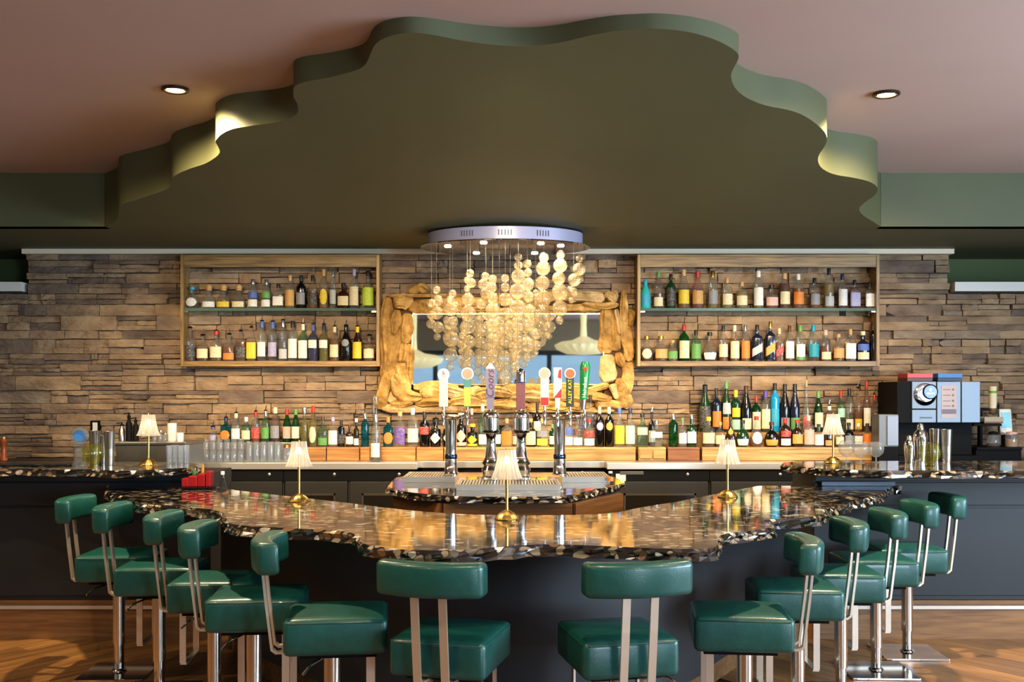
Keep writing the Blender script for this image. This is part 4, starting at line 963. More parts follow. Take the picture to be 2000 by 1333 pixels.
# --- right of the mirror
BR1 = conv([(108, 285, 552, 68, 'squat', 'c', 'blue', 'yellow:b'), (182, 285, 552, 68, 'squat', 'c', 'navy', 'mint:b'), (266, 318, 552, 76, 'squat', 'P', 'black', 'cream:u'), (362, 370, 552, 90, 'squat', 'c', 'silver', 'white:u'), (482, 325, 552, 74, 'tall', 'G', 'silver', ''), (546, 352, 552, 68, 'squat', 'c', 'green', 'white:m'), (609, 330, 552, 68, 'squat', 'D', 'silver', 'white:m')], 3.571, 1180, 720)
row(BR1, ZRI, 8.07, 'right of the driftwood mirror', 'bottles just right of the mirror')
bottle(1273, 800, 874, 14, 'std', 'k', 'black', [('white', 'r', .12, .48, 1.05)], ZRI, 8.2, True, 'slim black bottle with white label half hidden right of the mirror', 'bottles just right of the mirror')
BRf = conv([(728, 350, 556, 92, 'squat', 'd', 'yellow', 'cream:m'), (808, 385, 556, 78, 'squat', 'd', 'tan', 'cream:m'), (882, 350, 556, 80, 'flask', 'W', 'brown', 'gold:O'), (966, 372, 556, 92, 'round', 'D', 'black', 'white:l'), (1062, 345, 556, 100, 'flask', 'a', 'red', 'white:o'), (1168, 385, 556, 98, 'round', 'k', 'brown', 'gold:l'), (1262, 360, 556, 78, 'std', 'W', 'red', 'white:l red:u'), (1345, 370, 556, 82, 'squat', 'W', 'red', 'gold:m'), (1425, 340, 556, 86, 'std', 'c', 'pink', 'pink:b'), (1497, 400, 556, 66, 'squat', 'c', 'navy', 'white:b'), (1566, 400, 556, 66, 'squat', 'W', 'brown', 'tan:l'), (1640, 410, 556, 60, 'squat', 'd', 'black', 'cream:m'), (1706, 390, 556, 68, 'squat', 'k', 'black', 'grey:m'), (1772, 395, 556, 66, 'squat', 'r', 'white', 'white:m'), (1835, 395, 556, 66, 'squat', 'd', 'black', 'orange:b'), (1900, 385, 556, 68, 'slope', 'W', 'black', 'pink:o')], 3.571, 1180, 720)
row(BRf, ZRI, 8.07, 'in right-hand front row', 'bottles in the right-hand front row')
BRb = conv([(703, 90, 450, 86, 'slope', 'D', 'black', 'black:b', 'p'), (783, 148, 450, 74, 'std', 'n', 'black', 'orange:m'), (852, 100, 450, 74, 'slope', 'D', 'green', 'orange:l silver:u'), (918, 160, 450, 66, 'tall', 'D', 'yellow', 'yellow:u mint:l'), (990, 130, 450, 74, 'slope', 'k', 'brown', 'cream:l'), (1060, 200, 450, 62, 'std', 'G', 'red', 'cream:b'), (1125, 165, 450, 66, 'tall', 'c', 'purple', 'cream:b'), (1190, 112, 450, 62, 'tall', 'U', 'black', 'turquoise:m'), (1260, 118, 450, 68, 'slope', 'k', 'black', 'grey:l'), (1330, 118, 450, 70, 'slope', 'n', 'black', 'green:l'), (1410, 90, 450, 58, 'flask', 'c', 'cork', 'red:l'), (1494, 168, 450, 64, 'slope', 'G', 'green', 'cream:m'), (1570, 230, 450, 56, 'tall', 'r', 'white', 'white:b', 'p'), (1650, 165, 450, 58, 'std', 'P', 'red', 'mint:u'), (1710, 150, 450, 56, 'tall', 'c', 'black', 'white:l'), (1770, 105, 450, 54, 'std', 'a', '', 'yellow:l', 'p'), (1830, 100, 450, 56, 'slope', 'r', 'red', 'white:m'), (1884, 150, 450, 52, 'std', 'r', 'red', 'cream:o', 'p')], 3.571, 1180, 720)
row(BRb, 1.155, 8.25, 'in right-hand back row', 'bottles in the right-hand back row')
# glass carafe by the mirror's lower left corner
t = thing('glass_carafe', 'tall clear glass carafe by the lower left corner of the mirror', 'carafe', ((732.5 - 1000) * 8.06 / F, 8.06, ZK + .0005))
MB().lathe([(.032, .0), (.034, .16), (.026, .26), (.022, .32), (.030, .44), (.030, .50)], 16).build('glass_body', GLASS, t, True)
MB().lathe([(.012, .501), (.012, .515), (.004, .52)], 10).build('stopper', GLASS, t, True)
# ================================================================== table lamps
SHADE = thin('fluted_shade_glass', 'f6f3ec', .36, 'fffaf0', .08)
LBULB = pm('table_lamp_bulb', 'ffe9c0', .4, emit='ffe0a8', es=1.6)
def lamp(p, label):
    t = thing('table_lamp', label, 'lamp', p, 0, 'small brass table lamps')
    MB().lathe([(.052, 0), (.053, .004), (.047, .014), (.034, .027), (.018, .036), (.010, .040)], 48, flute=.03, nf=16).build('base', BRASS, t, True)
    MB().lathe([(.0065, .038), (.0065, .24)], 12).build('stem', BRASS, t, True)
    prof = [(.067, .178), (.060, .190), (.052, .212), (.045, .240), (.040, .270), (.036, .304)]
    MB().lathe([(r, z) for r, z in prof] + [(.001, .305)], 72, flute=.075, nf=18).build('shade', SHADE, t, True)
    MB().lathe([(.012, .243), (.013, .262), (.006, .275)], 12).build('bulb', LBULB, t, True)
    MB().lathe([(.004, .305), (.004, .310), (.002, .313)], 8).build('finial', BRASS, t, True)
    light('POINT', 'lamp_light', (0, 0, .225), .2, (1, .84, .62), .02, parent=t)
lamp(G(990, 1015, ZB), 'small brass table lamp with fluted glass shade at the middle of the bar')
lamp(G(584, 980, ZB), 'small brass table lamp on the left half of the granite bar')
lamp(G(1421, 972, ZB), 'small brass table lamp on the right half of the granite bar')
lamp(G(290, 909, ZR), 'small brass table lamp on the raised counter at the left')
lamp(G(1627, 905, ZR), 'small brass table lamp on the raised counter at the right')

# ================================================================== beer tap island
ZI = .93
OUT = [(757, 951), (775, 957), (800, 962), (850, 967), (900, 970), (990, 971), (1080, 970), (1115, 967), (1150, 959), (1190, 951), (1218, 944)]
o = [G(a, b, ZI) for a, b in OUT]; ob = [(.66, 6.55), (.55, 6.95), (-.55, 6.95), (-.74, 6.55)]
isl = densify([(p.x, p.y) for p in smooth_path(o, 3)] + ob, .04)
slab('island_granite_slab', isl, ZI, .04, 'granite slab of the tap island with a chipped front edge', 'counter top', 31)
t = thing('tap_island_base', 'brown wood panelled base under the beer tap island', 'island base', (0, 6.2, 0))
bxs = [(-.675, -.27), (-.365, -.795), (.32, -.795), (.63, -.27), (.56, .70), (-.60, .70)]
MB().prism(bxs, .08, ZI - .041).build('carcass', pm('island_carcass', '3a2008', .6), t)
for i in range(3):
    a, b = Vector(bxs[i]), Vector(bxs[i + 1]); d = (b - a); l = d.length; ang = math.atan2(d.y, d.x)
    MB().box((-l / 2 + .004, -.018, .09), (l / 2 - .004, -.001, ZI - .042), .002).build('wood_panel', ISLW, t, False, ((a.x + b.x) / 2, (a.y + b.y) / 2, 0), (0, 0, ang))
MB().prism([(x * .93, y * .95) for x, y in bxs], 0, .08).build('plinth', BLACK, t)
def tray(x0, x1, y0, y1, label, h=.034):
    cx, cy = (x0 + x1) / 2, (y0 + y1) / 2; w, d = (x1 - x0) / 2, (y1 - y0) / 2
    t = thing('drip_tray', label, 'drip tray', (cx, cy, ZI + .0005), 0, 'steel drip trays')
    m = MB().box((-w, -d, 0), (w, -d + .012, h)).box((-w, d - .012, 0), (w, d, h)).box((-w, -d + .012, 0), (-w + .012, d - .012, h)).box((w - .012, -d + .012, 0), (w, d - .012, h)).box((-w + .012, -d + .012, 0), (w - .012, d - .012, .008))
    m.build('pan', TRAYST, t)
    n = max(6, int((x1 - x0) / .018)); g = MB()
    for i in range(n):
        x = -w + .018 + (2 * w - .036) * i / (n - 1); g.box((x - .0045, -d + .014, h - .008), (x + .0045, d - .014, h - .003))
    g.build('grille', TRAYST, t)
pc = lambda px, py, z: G(px, py, z)
zt = ZI + .034
a = pc(891, 947, zt); b = pc(1095, 947, zt)
tray(a.x, b.x, a.y, a.y + .34, 'front steel drip tray below the two middle taps')
a2 = pc(788, 931, zt); b2 = pc(896, 931, zt)
tray(a2.x, (893 - 1000) * 6.2 / F - .012 + .0, a2.y - .05, a2.y + .36, 'left steel drip tray on the tap island')
a3 = pc(1190, 931, zt)
tray((1096 - 1000) * 6.2 / F + .005, a3.x, a3.y - .05, a3.y + .36, 'right steel drip tray on the tap island')

TX = {}
def tcol(n, c, r=.4): return pm('tap_' + n, c, r)
def tower(px, base, top, Y, kind, label, handles):
    s = F / Y; X = (px - 1000) / s
    zb = zt + .0005 if kind != 'b' else zt + .0005
    zb = zt + .001
    T = H - (top - YH) / s; hh = T - zb
    t = thing('beer_tower', label, 'beer tap', (X, Y, zb), 0, 'chrome beer towers')
    if kind == 'c':
        MB().lathe([(.046, 0), (.046, .008), (.042, .012), (.036, .10), (.034, .16), (.036, .22), (.038, hh - .07), (.040, hh - .03)], 12).build('column', CHROME, t, True)
        MB().lathe([(.040, hh - .028), (.060, hh - .016), (.066, hh - .006), (.050, hh + .004), (.02, hh + .008)], 24).build('top_cap', SATIN, t, True)
        MB().lathe([(.0365, .098), (.039, .104), (.039, .122), (.035, .128)], 16).build('blue_reflection', pm('blue_reflection', '3a4560', .15, .9), t, True)  # dark blue reflection in the chrome, put in as a coloured band
    else:
        k = hh
        MB().lathe([(.058, 0), (.058, .012), (.048, .02), (.05, .04), (.057, .055), (.048, .07), (.042, .08), (.055, .095), (.044, .11), (.036, .13), (.028, .19), (.026, .24), (.034, k - .135)], 24).build('column', CHROME, t, True)
        MB().lathe([(.034, k - .134), (.05, k - .13), (.052, k - .12), (.046, k - .115), (.046, k - .045), (.052, k - .04), (.05, k - .025), (.04, k - .012), (.044, k - .006), (.03, k)], 24).build('tap_head', CHROME, t, True)
    for hd in handles:
        hx = (hd['px'] - 1000) / s - X; z1 = H - (hd['bot'] - YH) / s - zb; z2 = H - (hd['top'] - YH) / s - zb
        fy = -.075 if kind == 'c' else -.02
        if kind == 'c':
            zf = z1 - .03
            MB().tube([(hx * .25, -.02, hh - .02), (hx, fy, zf - .02)], .011, 10).build('shank', CHROME, t, True)
            MB().tube([(hx, fy, zf), (hx, fy - .02, zf - .035), (hx, fy - .022, zf - .085)], .011, 10, rs=[.014, .012, .008]).build('spout', CHROME, t, True)
        MB().lathe([(.010, z1 - .045), (.008, z1 - .02), (.008, z1)], 12, (hx, fy, 0)).build('handle_stem', CHROME, t, True)
        h = hd['make'](t, hx, fy, z1, z2, s)
def mk_paddle(disc, dcol, body, w, stripe=None, name='', stripe2=None):
    def f(t, x, y, z1, z2, s):
        r = disc / s; ww = w / 2 / s; zc = z2 - r
        b = MB().box((x - ww, y - .008, z1), (x + ww, y + .008, zc - r * .55), .003).build('tap_handle', tcol('body_' + body, body), t)
        MB().lathe([(r, -.007), (r, .007), (r * .9, .0085)], 24).build('disc', tcol('rim_white', 'e8e4da'), b, True, (x, y, zc), (PI / 2, 0, 0))
        MB().lathe([(r * .82, .0), (r * .82, .002)], 24).build('disc_face', tcol('face_' + dcol, dcol), b, True, (x, y - .0085, zc), (PI / 2, 0, 0))
        if stripe: MB().box((x - ww * .95, y - .0095, z1 + .004), (x + ww * .95, y - .0082, z1 + (z2 - z1) * stripe[1])).build('stripe', tcol('s_' + stripe[0], stripe[0]), b)
        if name == 'amp':
            text('lettering', '&', r * 1.0, tcol('ink', '1c1a1a'), b, (x, y - .0112, zc + r * .25), (PI / 2, 0, 0))
            text('lettering', '27', r * .6, tcol('ink', '1c1a1a'), b, (x, y - .0112, zc - r * .4), (PI / 2, 0, 0))
        elif name == 'kat':
            text('lettering', 'ALLEY KAT', .030, tcol('kat_yellow', 'd9cf2a'), b, (x, y - .009, (z1 + zc - r * .5) / 2), (PI / 2, -PI / 2, 0))
    return f
def mk_coors(t, x, y, z1, z2, s):
    w = 9 / s; k = z1 + (z2 - z1) * .26
    b = MB().box((x - w * .8, y - .008, z1), (x + w * .8, y + .008, k)).box((x - w, y - .011, k), (x + w, y + .011, z2 - .035)).build('tap_handle', tcol('coors_grey', '77728a', .3), t)
    MB().prism([(-w, 0), (w, 0), (.15 * w, .033), (-.15 * w, .033)], -.011, .011).build('peak', tcol('rim_white', 'e8e4da'), b, False, (x, y, z2 - .0345), (PI / 2, 0, 0))
    o = text('lettering', 'Coors', .064, tcol('coors_plum', '4a1a3c'), b, (x, y - .0117, (k + z2 - .035) / 2 - .005), (PI / 2, -PI / 2, 0), shear=.25)
def mk_maroon(t, x, y, z1, z2, s):
    w = 9 / s; k = z1 + (z2 - z1) * .68
    b = MB().box((x - w, y - .01, z1), (x + w, y + .01, k), .003).build('tap_handle', tcol('maroon', '6b3f46', .35), t)
    MB().tube([(x, y, k + .001), (x, y, k + .04), (x + .002, y, z2 - .012), (x + .006, y, z2)], .02, 12, rs=[w, w, w * .95, w * .5]).build('silver_top', CHROME, b, True)
    MB().box((x - w * 1.04, y - .011, k - .006), (x + w * 1.04, y + .011, k)).build('band', tcol('navy_band', '2a2450'), b)
def mk_white(t, x, y, z1, z2, s):
    w = 8 / s
    b = MB().box((x - w * .55, y - .007, z1), (x + w * .55, y + .007, z1 + .06)).box((x - w, y - .008, z1 + .0605), (x + w, y + .008, z2), .003).build('tap_handle', tcol('bone', 'e6dccb'), t)
    MB().prism([(-w * .95, 0), (w * .95, .06), (w * .95, 0)], 0, .0015).build('red_wedge', tcol('wedge_red', 'b0221c'), b, False, (x, y - .0082, z1 + .062), (PI / 2, 0, 0))
    MB().prism([(0, 0), (w * .9, -.01), (w * .9, .05), (w * .3, .045)], 0, .0015).build('red_emblem', tcol('wedge_red', 'b0221c'), b, False, (x, y - .0082, z2 - .06), (PI / 2, 0, 0))
def mk_green(t, x, y, z1, z2, s):
    w = 10 / s
    b = MB().tube([(x - .012, y, z1), (x - .008, y, z1 + .06)], .01, 12, rs=[w * .6, w * .7]).build('tap_handle', SATIN, t, True)
    MB().tube([(x - .008, y, z1 + .0605), (x - .002, y, z1 + .15), (x + .004, y, z2 - .03), (x + .005, y, z2)], .02, 14, rs=[w * .7, w * .85, w * 1.02, w * .7]).build('green_grip', tcol('beer_green', '0b7a3c', .25), b, True)
    st = [(math.sin(PI * k / 5) * (.020 if k % 2 == 0 else .008), math.cos(PI * k / 5) * (.020 if k % 2 == 0 else .008)) for k in range(10)]
    MB().prism(st[::-1], 0, .002).build('red_star', tcol('star_red', 'd0241e'), b, False, (x + .003, y - w * 1.06, z2 - .045), (PI / 2, 0, 0))
    text('lettering', 'Heineken', .033, tcol('rim_white', 'e8e4da'), b, (x - .001, y - w * .98, z1 + .135), (PI / 2, -PI / 2 + .05, 0))
tower(881, 930, 812, 6.32, 'c', 'chrome beer tower at the left of the tap island', [dict(px=868, bot=795, top=721, make=mk_paddle(11.5, 'efece4', 'c9c5c0', 17, name='amp')), dict(px=914, bot=795, top=719, make=mk_paddle(12, 'c8857a', '3f7c86', 14, ('9fab4c', .5)))])
tower(959, 942, 802, 6.0, 'b', 'ornate chrome beer tower with the plum lettered handle', [dict(px=958, bot=800, top=709, make=mk_coors)])
tower(1018, 942, 802, 6.0, 'b', 'ornate chrome beer tower with the maroon and silver handle', [dict(px=1017, bot=800, top=721, make=mk_maroon)])
tower(1093, 930, 812, 6.32, 'c', 'chrome beer tower with four handles at the right of the island', [dict(px=1063, bot=793, top=719, make=mk_paddle(11.5, 'd49486', 'dcd9b8', 16, ('b81f1c', .22))), dict(px=1088, bot=797, top=719, make=mk_white), dict(px=1112, bot=795, top=720, make=mk_paddle(10.5, 'cf5434', '1d2a1c', 15, name='kat')), dict(px=1140, bot=800, top=708, make=mk_green)])
# small things at the right tip of the island
t = thing('condiment_jar', 'small glass jar with orange label at the right tip of the tap island', 'jar', G(1203, 945, ZI) + Vector((-.03, .03, .0005)))
MB().lathe([(.016, 0), (.018, .01), (.018, .05), (.010, .058)], 14).build('glass_body', GLASS, t, True); MB().lathe([(.0185, .012), (.0185, .035)], 14).build('paper_label', labm('orange'), t, True); MB().lathe([(.012, .0585), (.012, .07)], 12).build('lid', WHITE, t, True)

# ================================================================== glassware and bar tools
def lathe_thing(name, label, cat, px, base_py, z, prof, mat, Y=None, group=None, n=20, flute=0, nf=0, part='glass_body', extra=None):
    p = G(px, base_py, z) if Y is None else Vector(((px - 1000) * Y / F, Y, z))
    t = thing(name, label, cat, (p.x, p.y, z + .0005), 0, group)
    MB().lathe(prof, n, flute=flute, nf=nf).build(part, mat, t, True)
    for e in extra or []:
        nm, pr, m = e[:3]; MB().lathe(pr, n).build(nm, m, t, True)
    return t
TUMB = thin('tumbler_glass', 'eef2f6', .16, 'f0f4fa', .03)
tp = [(.026, 0), (.026, .075), (.021, .09)]
k = 0
xs = [375 + 13.6 * i for i in range(8)]
for r in range(2):
    for i, px in enumerate(xs):
        Y = 7.83 + r * .075
        t = thing('tumbler', '%s upturned tumbler from left in the %s lower row on the steel counter' % (ORD[i], ['front', 'rear'][r]), 'glass', ((px - 1000) * Y / F, Y, ZK + .0005), 0, 'upturned tumblers')
        MB().lathe([(.026, 0), (.0255, .045), (.023, .085), (.021, .09)], 16).build('glass_wall', TUMB, t, True)
for i in range(7):
    px = 388 + 13.8 * i; Y = 7.868
    t = thing('tumbler', '%s upturned tumbler from left in the upper row of the glass stack' % ORD[i], 'glass', ((px - 1000) * Y / F, Y, ZK + .0925), 0, 'upturned tumblers')
    MB().lathe([(.026, 0), (.0255, .045), (.023, .080), (.021, .085)], 16).build('glass_wall', TUMB, t, True)
for i in range(5):
    for r in range(2):
        px = 487 + 13.8 * i; Y = 7.83 + r * .075
        t = thing('highball_glass', '%s tall upturned highball glass from left, %s row' % (ORD[i], ['front', 'rear'][r]), 'glass', ((px - 1000) * Y / F, Y, ZK + .0005), 0, 'upturned highball glasses')
        MB().lathe([(.027, 0), (.026, .08), (.022, .15), (.021, .155)], 24, flute=.03, nf=12).build('glass_wall', TUMB, t, True)
t = thing('glass_jug', 'small lidded glass jug with copper lid beside the highball glasses', 'jug', ((561 - 1000) * 7.86 / F, 7.86, ZK + .0005))
MB().lathe([(.03, 0), (.036, .03), (.034, .08), (.028, .11)], 18).build('glass_wall', TUMB, t, True); MB().lathe([(.030, .111), (.026, .13), (.008, .138)], 16).build('lid', pm('copper', 'b06a3c', .3, .9), t, True)
# stack of stemless glasses and paper cups further left
for i, (px, r) in enumerate(((330, 0), (345, 0), (360, 0), (337, 1), (352, 1))):
    Y = 7.05 + r * .0; z = 0
for i in range(4):
    px = 331 + 11 * i; Y = 6.36 if i % 2 else 6.30
    t = thing('water_glass', '%s clear water glass from left beside the lamp on the left raised counter' % ORD[i], 'glass', ((px - 1000) * Y / F, Y, ZR + .0005), 0, 'water glasses by the left lamp')
    MB().lathe([(.018, 0), (.020, .06), (.022, .11), (.020, .11), (.018, .01)], 18, flute=.04, nf=9).build('glass_wall', TUMB, t, True)
# ice bin with bottles and cups on it
YI = 7.05; zi = H - (864 - YH) * YI / F
x0 = (226 - 1000) * YI / F; x1 = (362 - 1000) * YI / F
t = thing('ice_bin', 'stainless steel ice bin standing behind the left raised counter', 'ice bin', ((x0 + x1) / 2, YI, 0))
w = (x1 - x0) / 2
MB().box((-w, 0, .1), (w, .42, zi - .021), .004).build('tank', STEEL, t); MB().box((-w - .006, -.012, zi - .02), (w + .006, .43, zi), .003).build('lid', STEEL, t)
MB().box((-w + .03, .03, 0), (w - .03, .39, .1)).build('plinth', BLACK, t)
def on_bin(px, dy=.2): return (px - 1000) * (YI + dy) / F, YI + dy, zi + .0005
for i, (px, hh, lab) in enumerate(((238, .13, 'slim steel pump bottle on the ice bin'), (252, .20, 'tall black pump bottle on the ice bin'), (265, .165, 'shorter black pump bottle beside the lamp on the ice bin'))):
    t = thing('pump_bottle', lab, 'pump bottle', on_bin(px), 0, 'pump bottles on the ice bin')
    m = STEEL if i == 0 else BLACK
    MB().lathe([(.022, 0), (.022, hh * .6), (.010, hh * .72), (.009, hh * .8)], 16).build('bottle_body', m, t, True)
    MB().lathe([(.012, hh * .80), (.012, hh * .88), (.005, hh * .9), (.005, hh)], 12).tube([(0, 0, hh * .97), (-.035, -.01, hh * .95)], .004, 8).build('pump', BLACK, t, True)
for i, (px, hh, lab) in enumerate(((302, .06, 'left small glass jar on the ice bin'), (313, .075, 'middle small glass jar on the ice bin'), (322, .055, 'right small glass jar on the ice bin'))):
    t = thing('small_jar', lab, 'jar', on_bin(px, .15), 0, 'small jars on the ice bin')
    MB().lathe([(.016, 0), (.017, hh * .7), (.014, hh * .85)], 14).build('glass_body', TUMB, t, True); MB().lathe([(.016, hh * .86), (.016, hh)], 14).build('lid', SATIN, t, True)
t = thing('cup_stack', 'tall stack of white paper cups on the ice bin', 'paper cups', on_bin(336))
PAPER = pm('white_paper', 'ece7de', .7)
for i in range(6): MB().lathe([(.030, i * .016), (.0335, i * .016 + .042), (.0345, i * .016 + .044)], 20).build('cup', PAPER, t, True)
t = thing('cup_stack', 'short stack of white cups right of the tall stack', 'paper cups', on_bin(352, .1))
for i in range(3): MB().lathe([(.022, i * .014), (.025, i * .014 + .032)], 18).build('cup', PAPER, t, True)
# left raised counter
lathe_thing('pepper_mill', 'copper-coloured turned pepper mill at the left edge of the picture', 'pepper mill', 7, 900, ZR, [(.024, 0), (.024, .015), (.017, .03), (.015, .08), (.020, .11), (.024, .125), (.024, .135), (.01, .14)], pm('copper_red', '8a4526', .3, .5), part='mill_body', extra=[('top_ring', [(.012, .1405), (.012, .15), (.004, .153)], BRASS)])
p = G(70, 909, ZR)
tag(MB().box((-.23, -.10, 0), (.23, .10, .012), .004).build('bar_mat', pm('black_rubber', '101112', .3, bump=.4, bscale=60), None, False, (p.x, p.y, ZR + .0006)), 'flat black rubber bar mat on the left raised counter', 'bar mat')
p = G(156, 911, ZR)
t = thing('drink_dispenser', 'clear acrylic pillar with round blue lens head on the left counter', 'dispenser', (p.x, p.y, ZR + .0005))
ACR = thin('acrylic', 'eef3f8', .10, 'dfe8f4', .02)
MB().lathe([(.042, 0), (.042, .02), (.034, .03), (.032, .10), (.038, .125), (.048, .135), (.04, .142)], 20).build('pillar', ACR, t, True)
MB().lathe([(.048, -.018), (.052, -.012), (.052, .012), (.048, .018), (.036, .018), (.036, -.018)], 28).build('ring_head', ACR, t, True, (0, 0, .178), (PI / 2, 0, 0))
MB().lathe([(.035, -.006), (.035, .006)], 24).build('blue_lens', pm('blue_lens', '3b6fb0', .15), t, True, (0, 0, .178), (PI / 2, 0, 0))
YG = thin('yellow_green_glass', 'ecebc0', .06, 'c9c560', .03)
def ribbed(px, py, label):
    lathe_thing('ribbed_bowl_glass', label, 'glass', px, py, ZR, [(.03, 0), (.012, .012), (.03, .02), (.055, .05), (.062, .08), (.054, .115), (.042, .138)], YG, n=64, flute=.045, nf=16)
ribbed(182, 913, 'ribbed yellow-green round glass on the left raised counter')
tin = [(.024, 0), (.026, .02), (.033, .20), (.034, .205), (.032, .205), (.028, .06)]
lathe_thing('shaker_tin', 'steel shaker tin behind the ribbed glass on the left', 'shaker', 185, 908, ZR, tin, STEEL, part='tin', group='steel shaker tins')
lathe_thing('shaker_tin', 'tall steel shaker tin left of the ice bin', 'shaker', 214, 910, ZR, tin, STEEL, part='tin', group='steel shaker tins')
lathe_thing('shaker_tin', 'narrow steel tin between the ribbed glass and the tall tin', 'shaker', 201, 907, ZR, [(r * .7, z * .85) for r, z in tin], STEEL, part='tin', group='steel shaker tins')
t = thing('wall_socket', 'black wall socket plate on the stone wall at left', 'socket', W(187, 834, 8.35))
MB().box((-.04, -.012, -.05), (.04, .02, .05), .004).build('plate', BLACK, t); MB().box((-.02, -.016, -.035), (.02, -.0125, .035), .002).build('insert', WHITE, t)
# red caddy on the bar's left end
p = G(388, 950, ZB)
t = thing('condiment_caddy', 'red condiment caddy with jars on the far left end of bar', 'caddy', (p.x + .05, p.y - .17, ZB + .0005))
RED = pm('red_plastic', '8a0e14', .3)
MB().box((-.09, -.04, 0), (.09, .04, .012), .003).build('tray_base', BLACK, t)
for i, (x, w, hh) in enumerate(((-.066, .022, .05), (-.022, .028, .062), (.026, .024, .075), (.066, .016, .09))): MB().box((x - w * .9, -.035, .0125), (x + w * .9, .03, .0125 + hh), .006).build('red_cup', RED, t)
MB().lathe([(.012, .076), (.012, .1), (.006, .11)], 12, (-.022, 0, 0)).build('green_cap', pm('green_cap', '2c5a2c', .4), t, True)
MB().lathe([(.009, .089), (.008, .14)], 12, (.026, 0, 0)).build('amber_neck', pm('amber_neck', 'b87a1e', .3), t, True)
p2 = Vector((p.x + .19, p.y - .17, ZB + .0005))
t = thing('oil_cruet', 'small clear cruet bottle right of the red condiment caddy', 'bottle', p2)
MB().lathe([(.024, 0), (.02, .02), (.011, .05), (.009, .08)], 14).build('glass_body', GLASS, t, True); MB().lathe([(.011, .081), (.011, .10)], 12).build('cap', WHITE, t, True)
# right raised counter
sn = [(.026, 0), (.024, .003), (.005, .007), (.004, .03), (.02, .036), (.044, .06), (.050, .085), (.044, .112), (.034, .13)]
for i, (px, py, lab) in enumerate(((1653, 902, 'round snifter glass beside the right raised-counter lamp'), (1681, 905, 'second round snifter glass right of the lamp'), (1711, 904, 'faint third snifter glass left of the small cocktail shaker'))):
    lathe_thing('snifter_glass', lab, 'glass', px, py, ZR, sn, TUMB, group='snifter glasses')
def cobbler(px, py, k, lab):
    t = lathe_thing('cocktail_shaker', lab, 'shaker', px, py, ZR, [(.026 * k, 0), (.034 * k, .10 * k), (.034 * k, .12 * k)], CHROME, part='shaker_body', group='cocktail shakers', extra=[('strainer', [(.035 * k, .1205 * k), (.03 * k, .14 * k), (.016 * k, .155 * k)], CHROME), ('cap', [(.016 * k, .1555 * k), (.016 * k, .175 * k), (.008 * k, .185 * k)], CHROME)])
cobbler(1776, 905, .92, 'small cocktail shaker on the right raised counter')
cobbler(1798, 902, 1.3, 'large cocktail shaker behind the ribbed glass on the right')
ribbed(1816, 911, 'ribbed yellow-green round glass on the right raised counter')
lathe_thing('shaker_tin', 'left tall steel tin behind the right ribbed glass', 'shaker', 1826, 901, ZR, tin, STEEL, part='tin', group='steel shaker tins')
lathe_thing('shaker_tin', 'right tall steel tin beside the right ribbed glass', 'shaker', 1849, 903, ZR, tin, STEEL, part='tin', group='steel shaker tins')
# coffee machine
YC = 7.84; s = F / YC
def xz(px, py): return (px - 1000) / s, H - (py - YH) / s
x0, z1 = xz(1753, 746); x1, _ = xz(1915, 746)
cx = (x0 + x1) / 2
t = thing('coffee_machine', 'black and silver automatic coffee machine on the right back counter', 'coffee machine', (cx, YC, ZK + .0005))
def bx(px0, py0, px1, py1, y0, y1, name, mat, par, bev=.003):
    a, zt_ = xz(px0, py0); b, zb_ = xz(px1, py1)
    return MB().box((a - cx, y0, zb_ - ZK), (b - cx, y1, zt_ - ZK), bev).build(name, mat, par)
bx(1753, 746, 1916, 827, .01, .42, 'body', BLACK, t)
_, zb_ = xz(0, 828)
MB().box((x0 - cx, .15, .0), (x1 - cx, .42, zb_ - ZK)).build('rear_column', BLACK, t); MB().box((x0 - cx, -.02, 0), (x1 - cx, .149, .05), .004).build('drip_base', BLACK, t)
SIL = pm('silver_panel', '6a7684', .42, .3)
bx(1781, 746, 1828, 799, -.004, .009, 'display_panel', SIL, t); bx(1781, 801, 1828, 826, -.004, .009, 'logo_panel', SIL, t)
m2 = bx(1830, 746, 1876, 826, -.004, .009, 'menu_panel', SIL, t); bx(1878, 746, 1914, 826, -.004, .009, 'service_panel', SIL, t)
a, z_ = xz(1806, 771); dr = 22 / s
d = MB().lathe([(dr, 0), (dr, .006), (dr * .94, .01), (dr * .5, .011)], 32).build('display_dial', CHROME, t, True, (a - cx, -.0045, z_ - ZK), (PI / 2, 0, 0))
a, z_ = xz(1815, 766)
d2 = MB().lathe([(15 / s, 0), (15 / s, .006), (14 / s, .008)], 32).build('display_ring', BLACK, t, True, (a - cx, -.016, z_ - ZK), (PI / 2, 0, 0))
MB().lathe([(12.5 / s, 0), (12.5 / s, .001)], 28).build('screen', pm('blue_screen', '16358a', .2, emit='2048c0', es=.8), t, True, (a - cx, -.0245, z_ - ZK), (PI / 2, 0, 0))
MB().box((a - cx - .008, -.0265, z_ - ZK + .004), (a - cx + .008, -.0257, z_ - ZK + .026)).box((a - cx - .03, -.0265, z_ - ZK - .018), (a - cx + .03, -.0257, z_ - ZK - .008)).build('screen_icon', pm('screen_icon', 'dfe8ff', .3, emit='dfe8ff', es=.7), t)
mm = bx(1838, 753, 1868, 817, -.006, -.0045, 'menu_card', pm('menu_card', 'a89696', .5), t, 0)
for i, py in enumerate((762, 773, 784, 794)):
    bx(1841, py - 1, 1856, py + .3, -.007, -.0062, 'menu_line', pm('menu_ink', '5a4a4c', .5), mm, 0); bx(1859, py - 2.5, 1862.5, py + 1.5, -.007, -.0062, 'menu_icon', pm('menu_ink', '5a4a4c', .5), mm, 0)
bx(1839, 800, 1867, 809, -.0075, -.0062, 'menu_bar', pm('menu_plum', '4d2a34', .4), mm, 0)
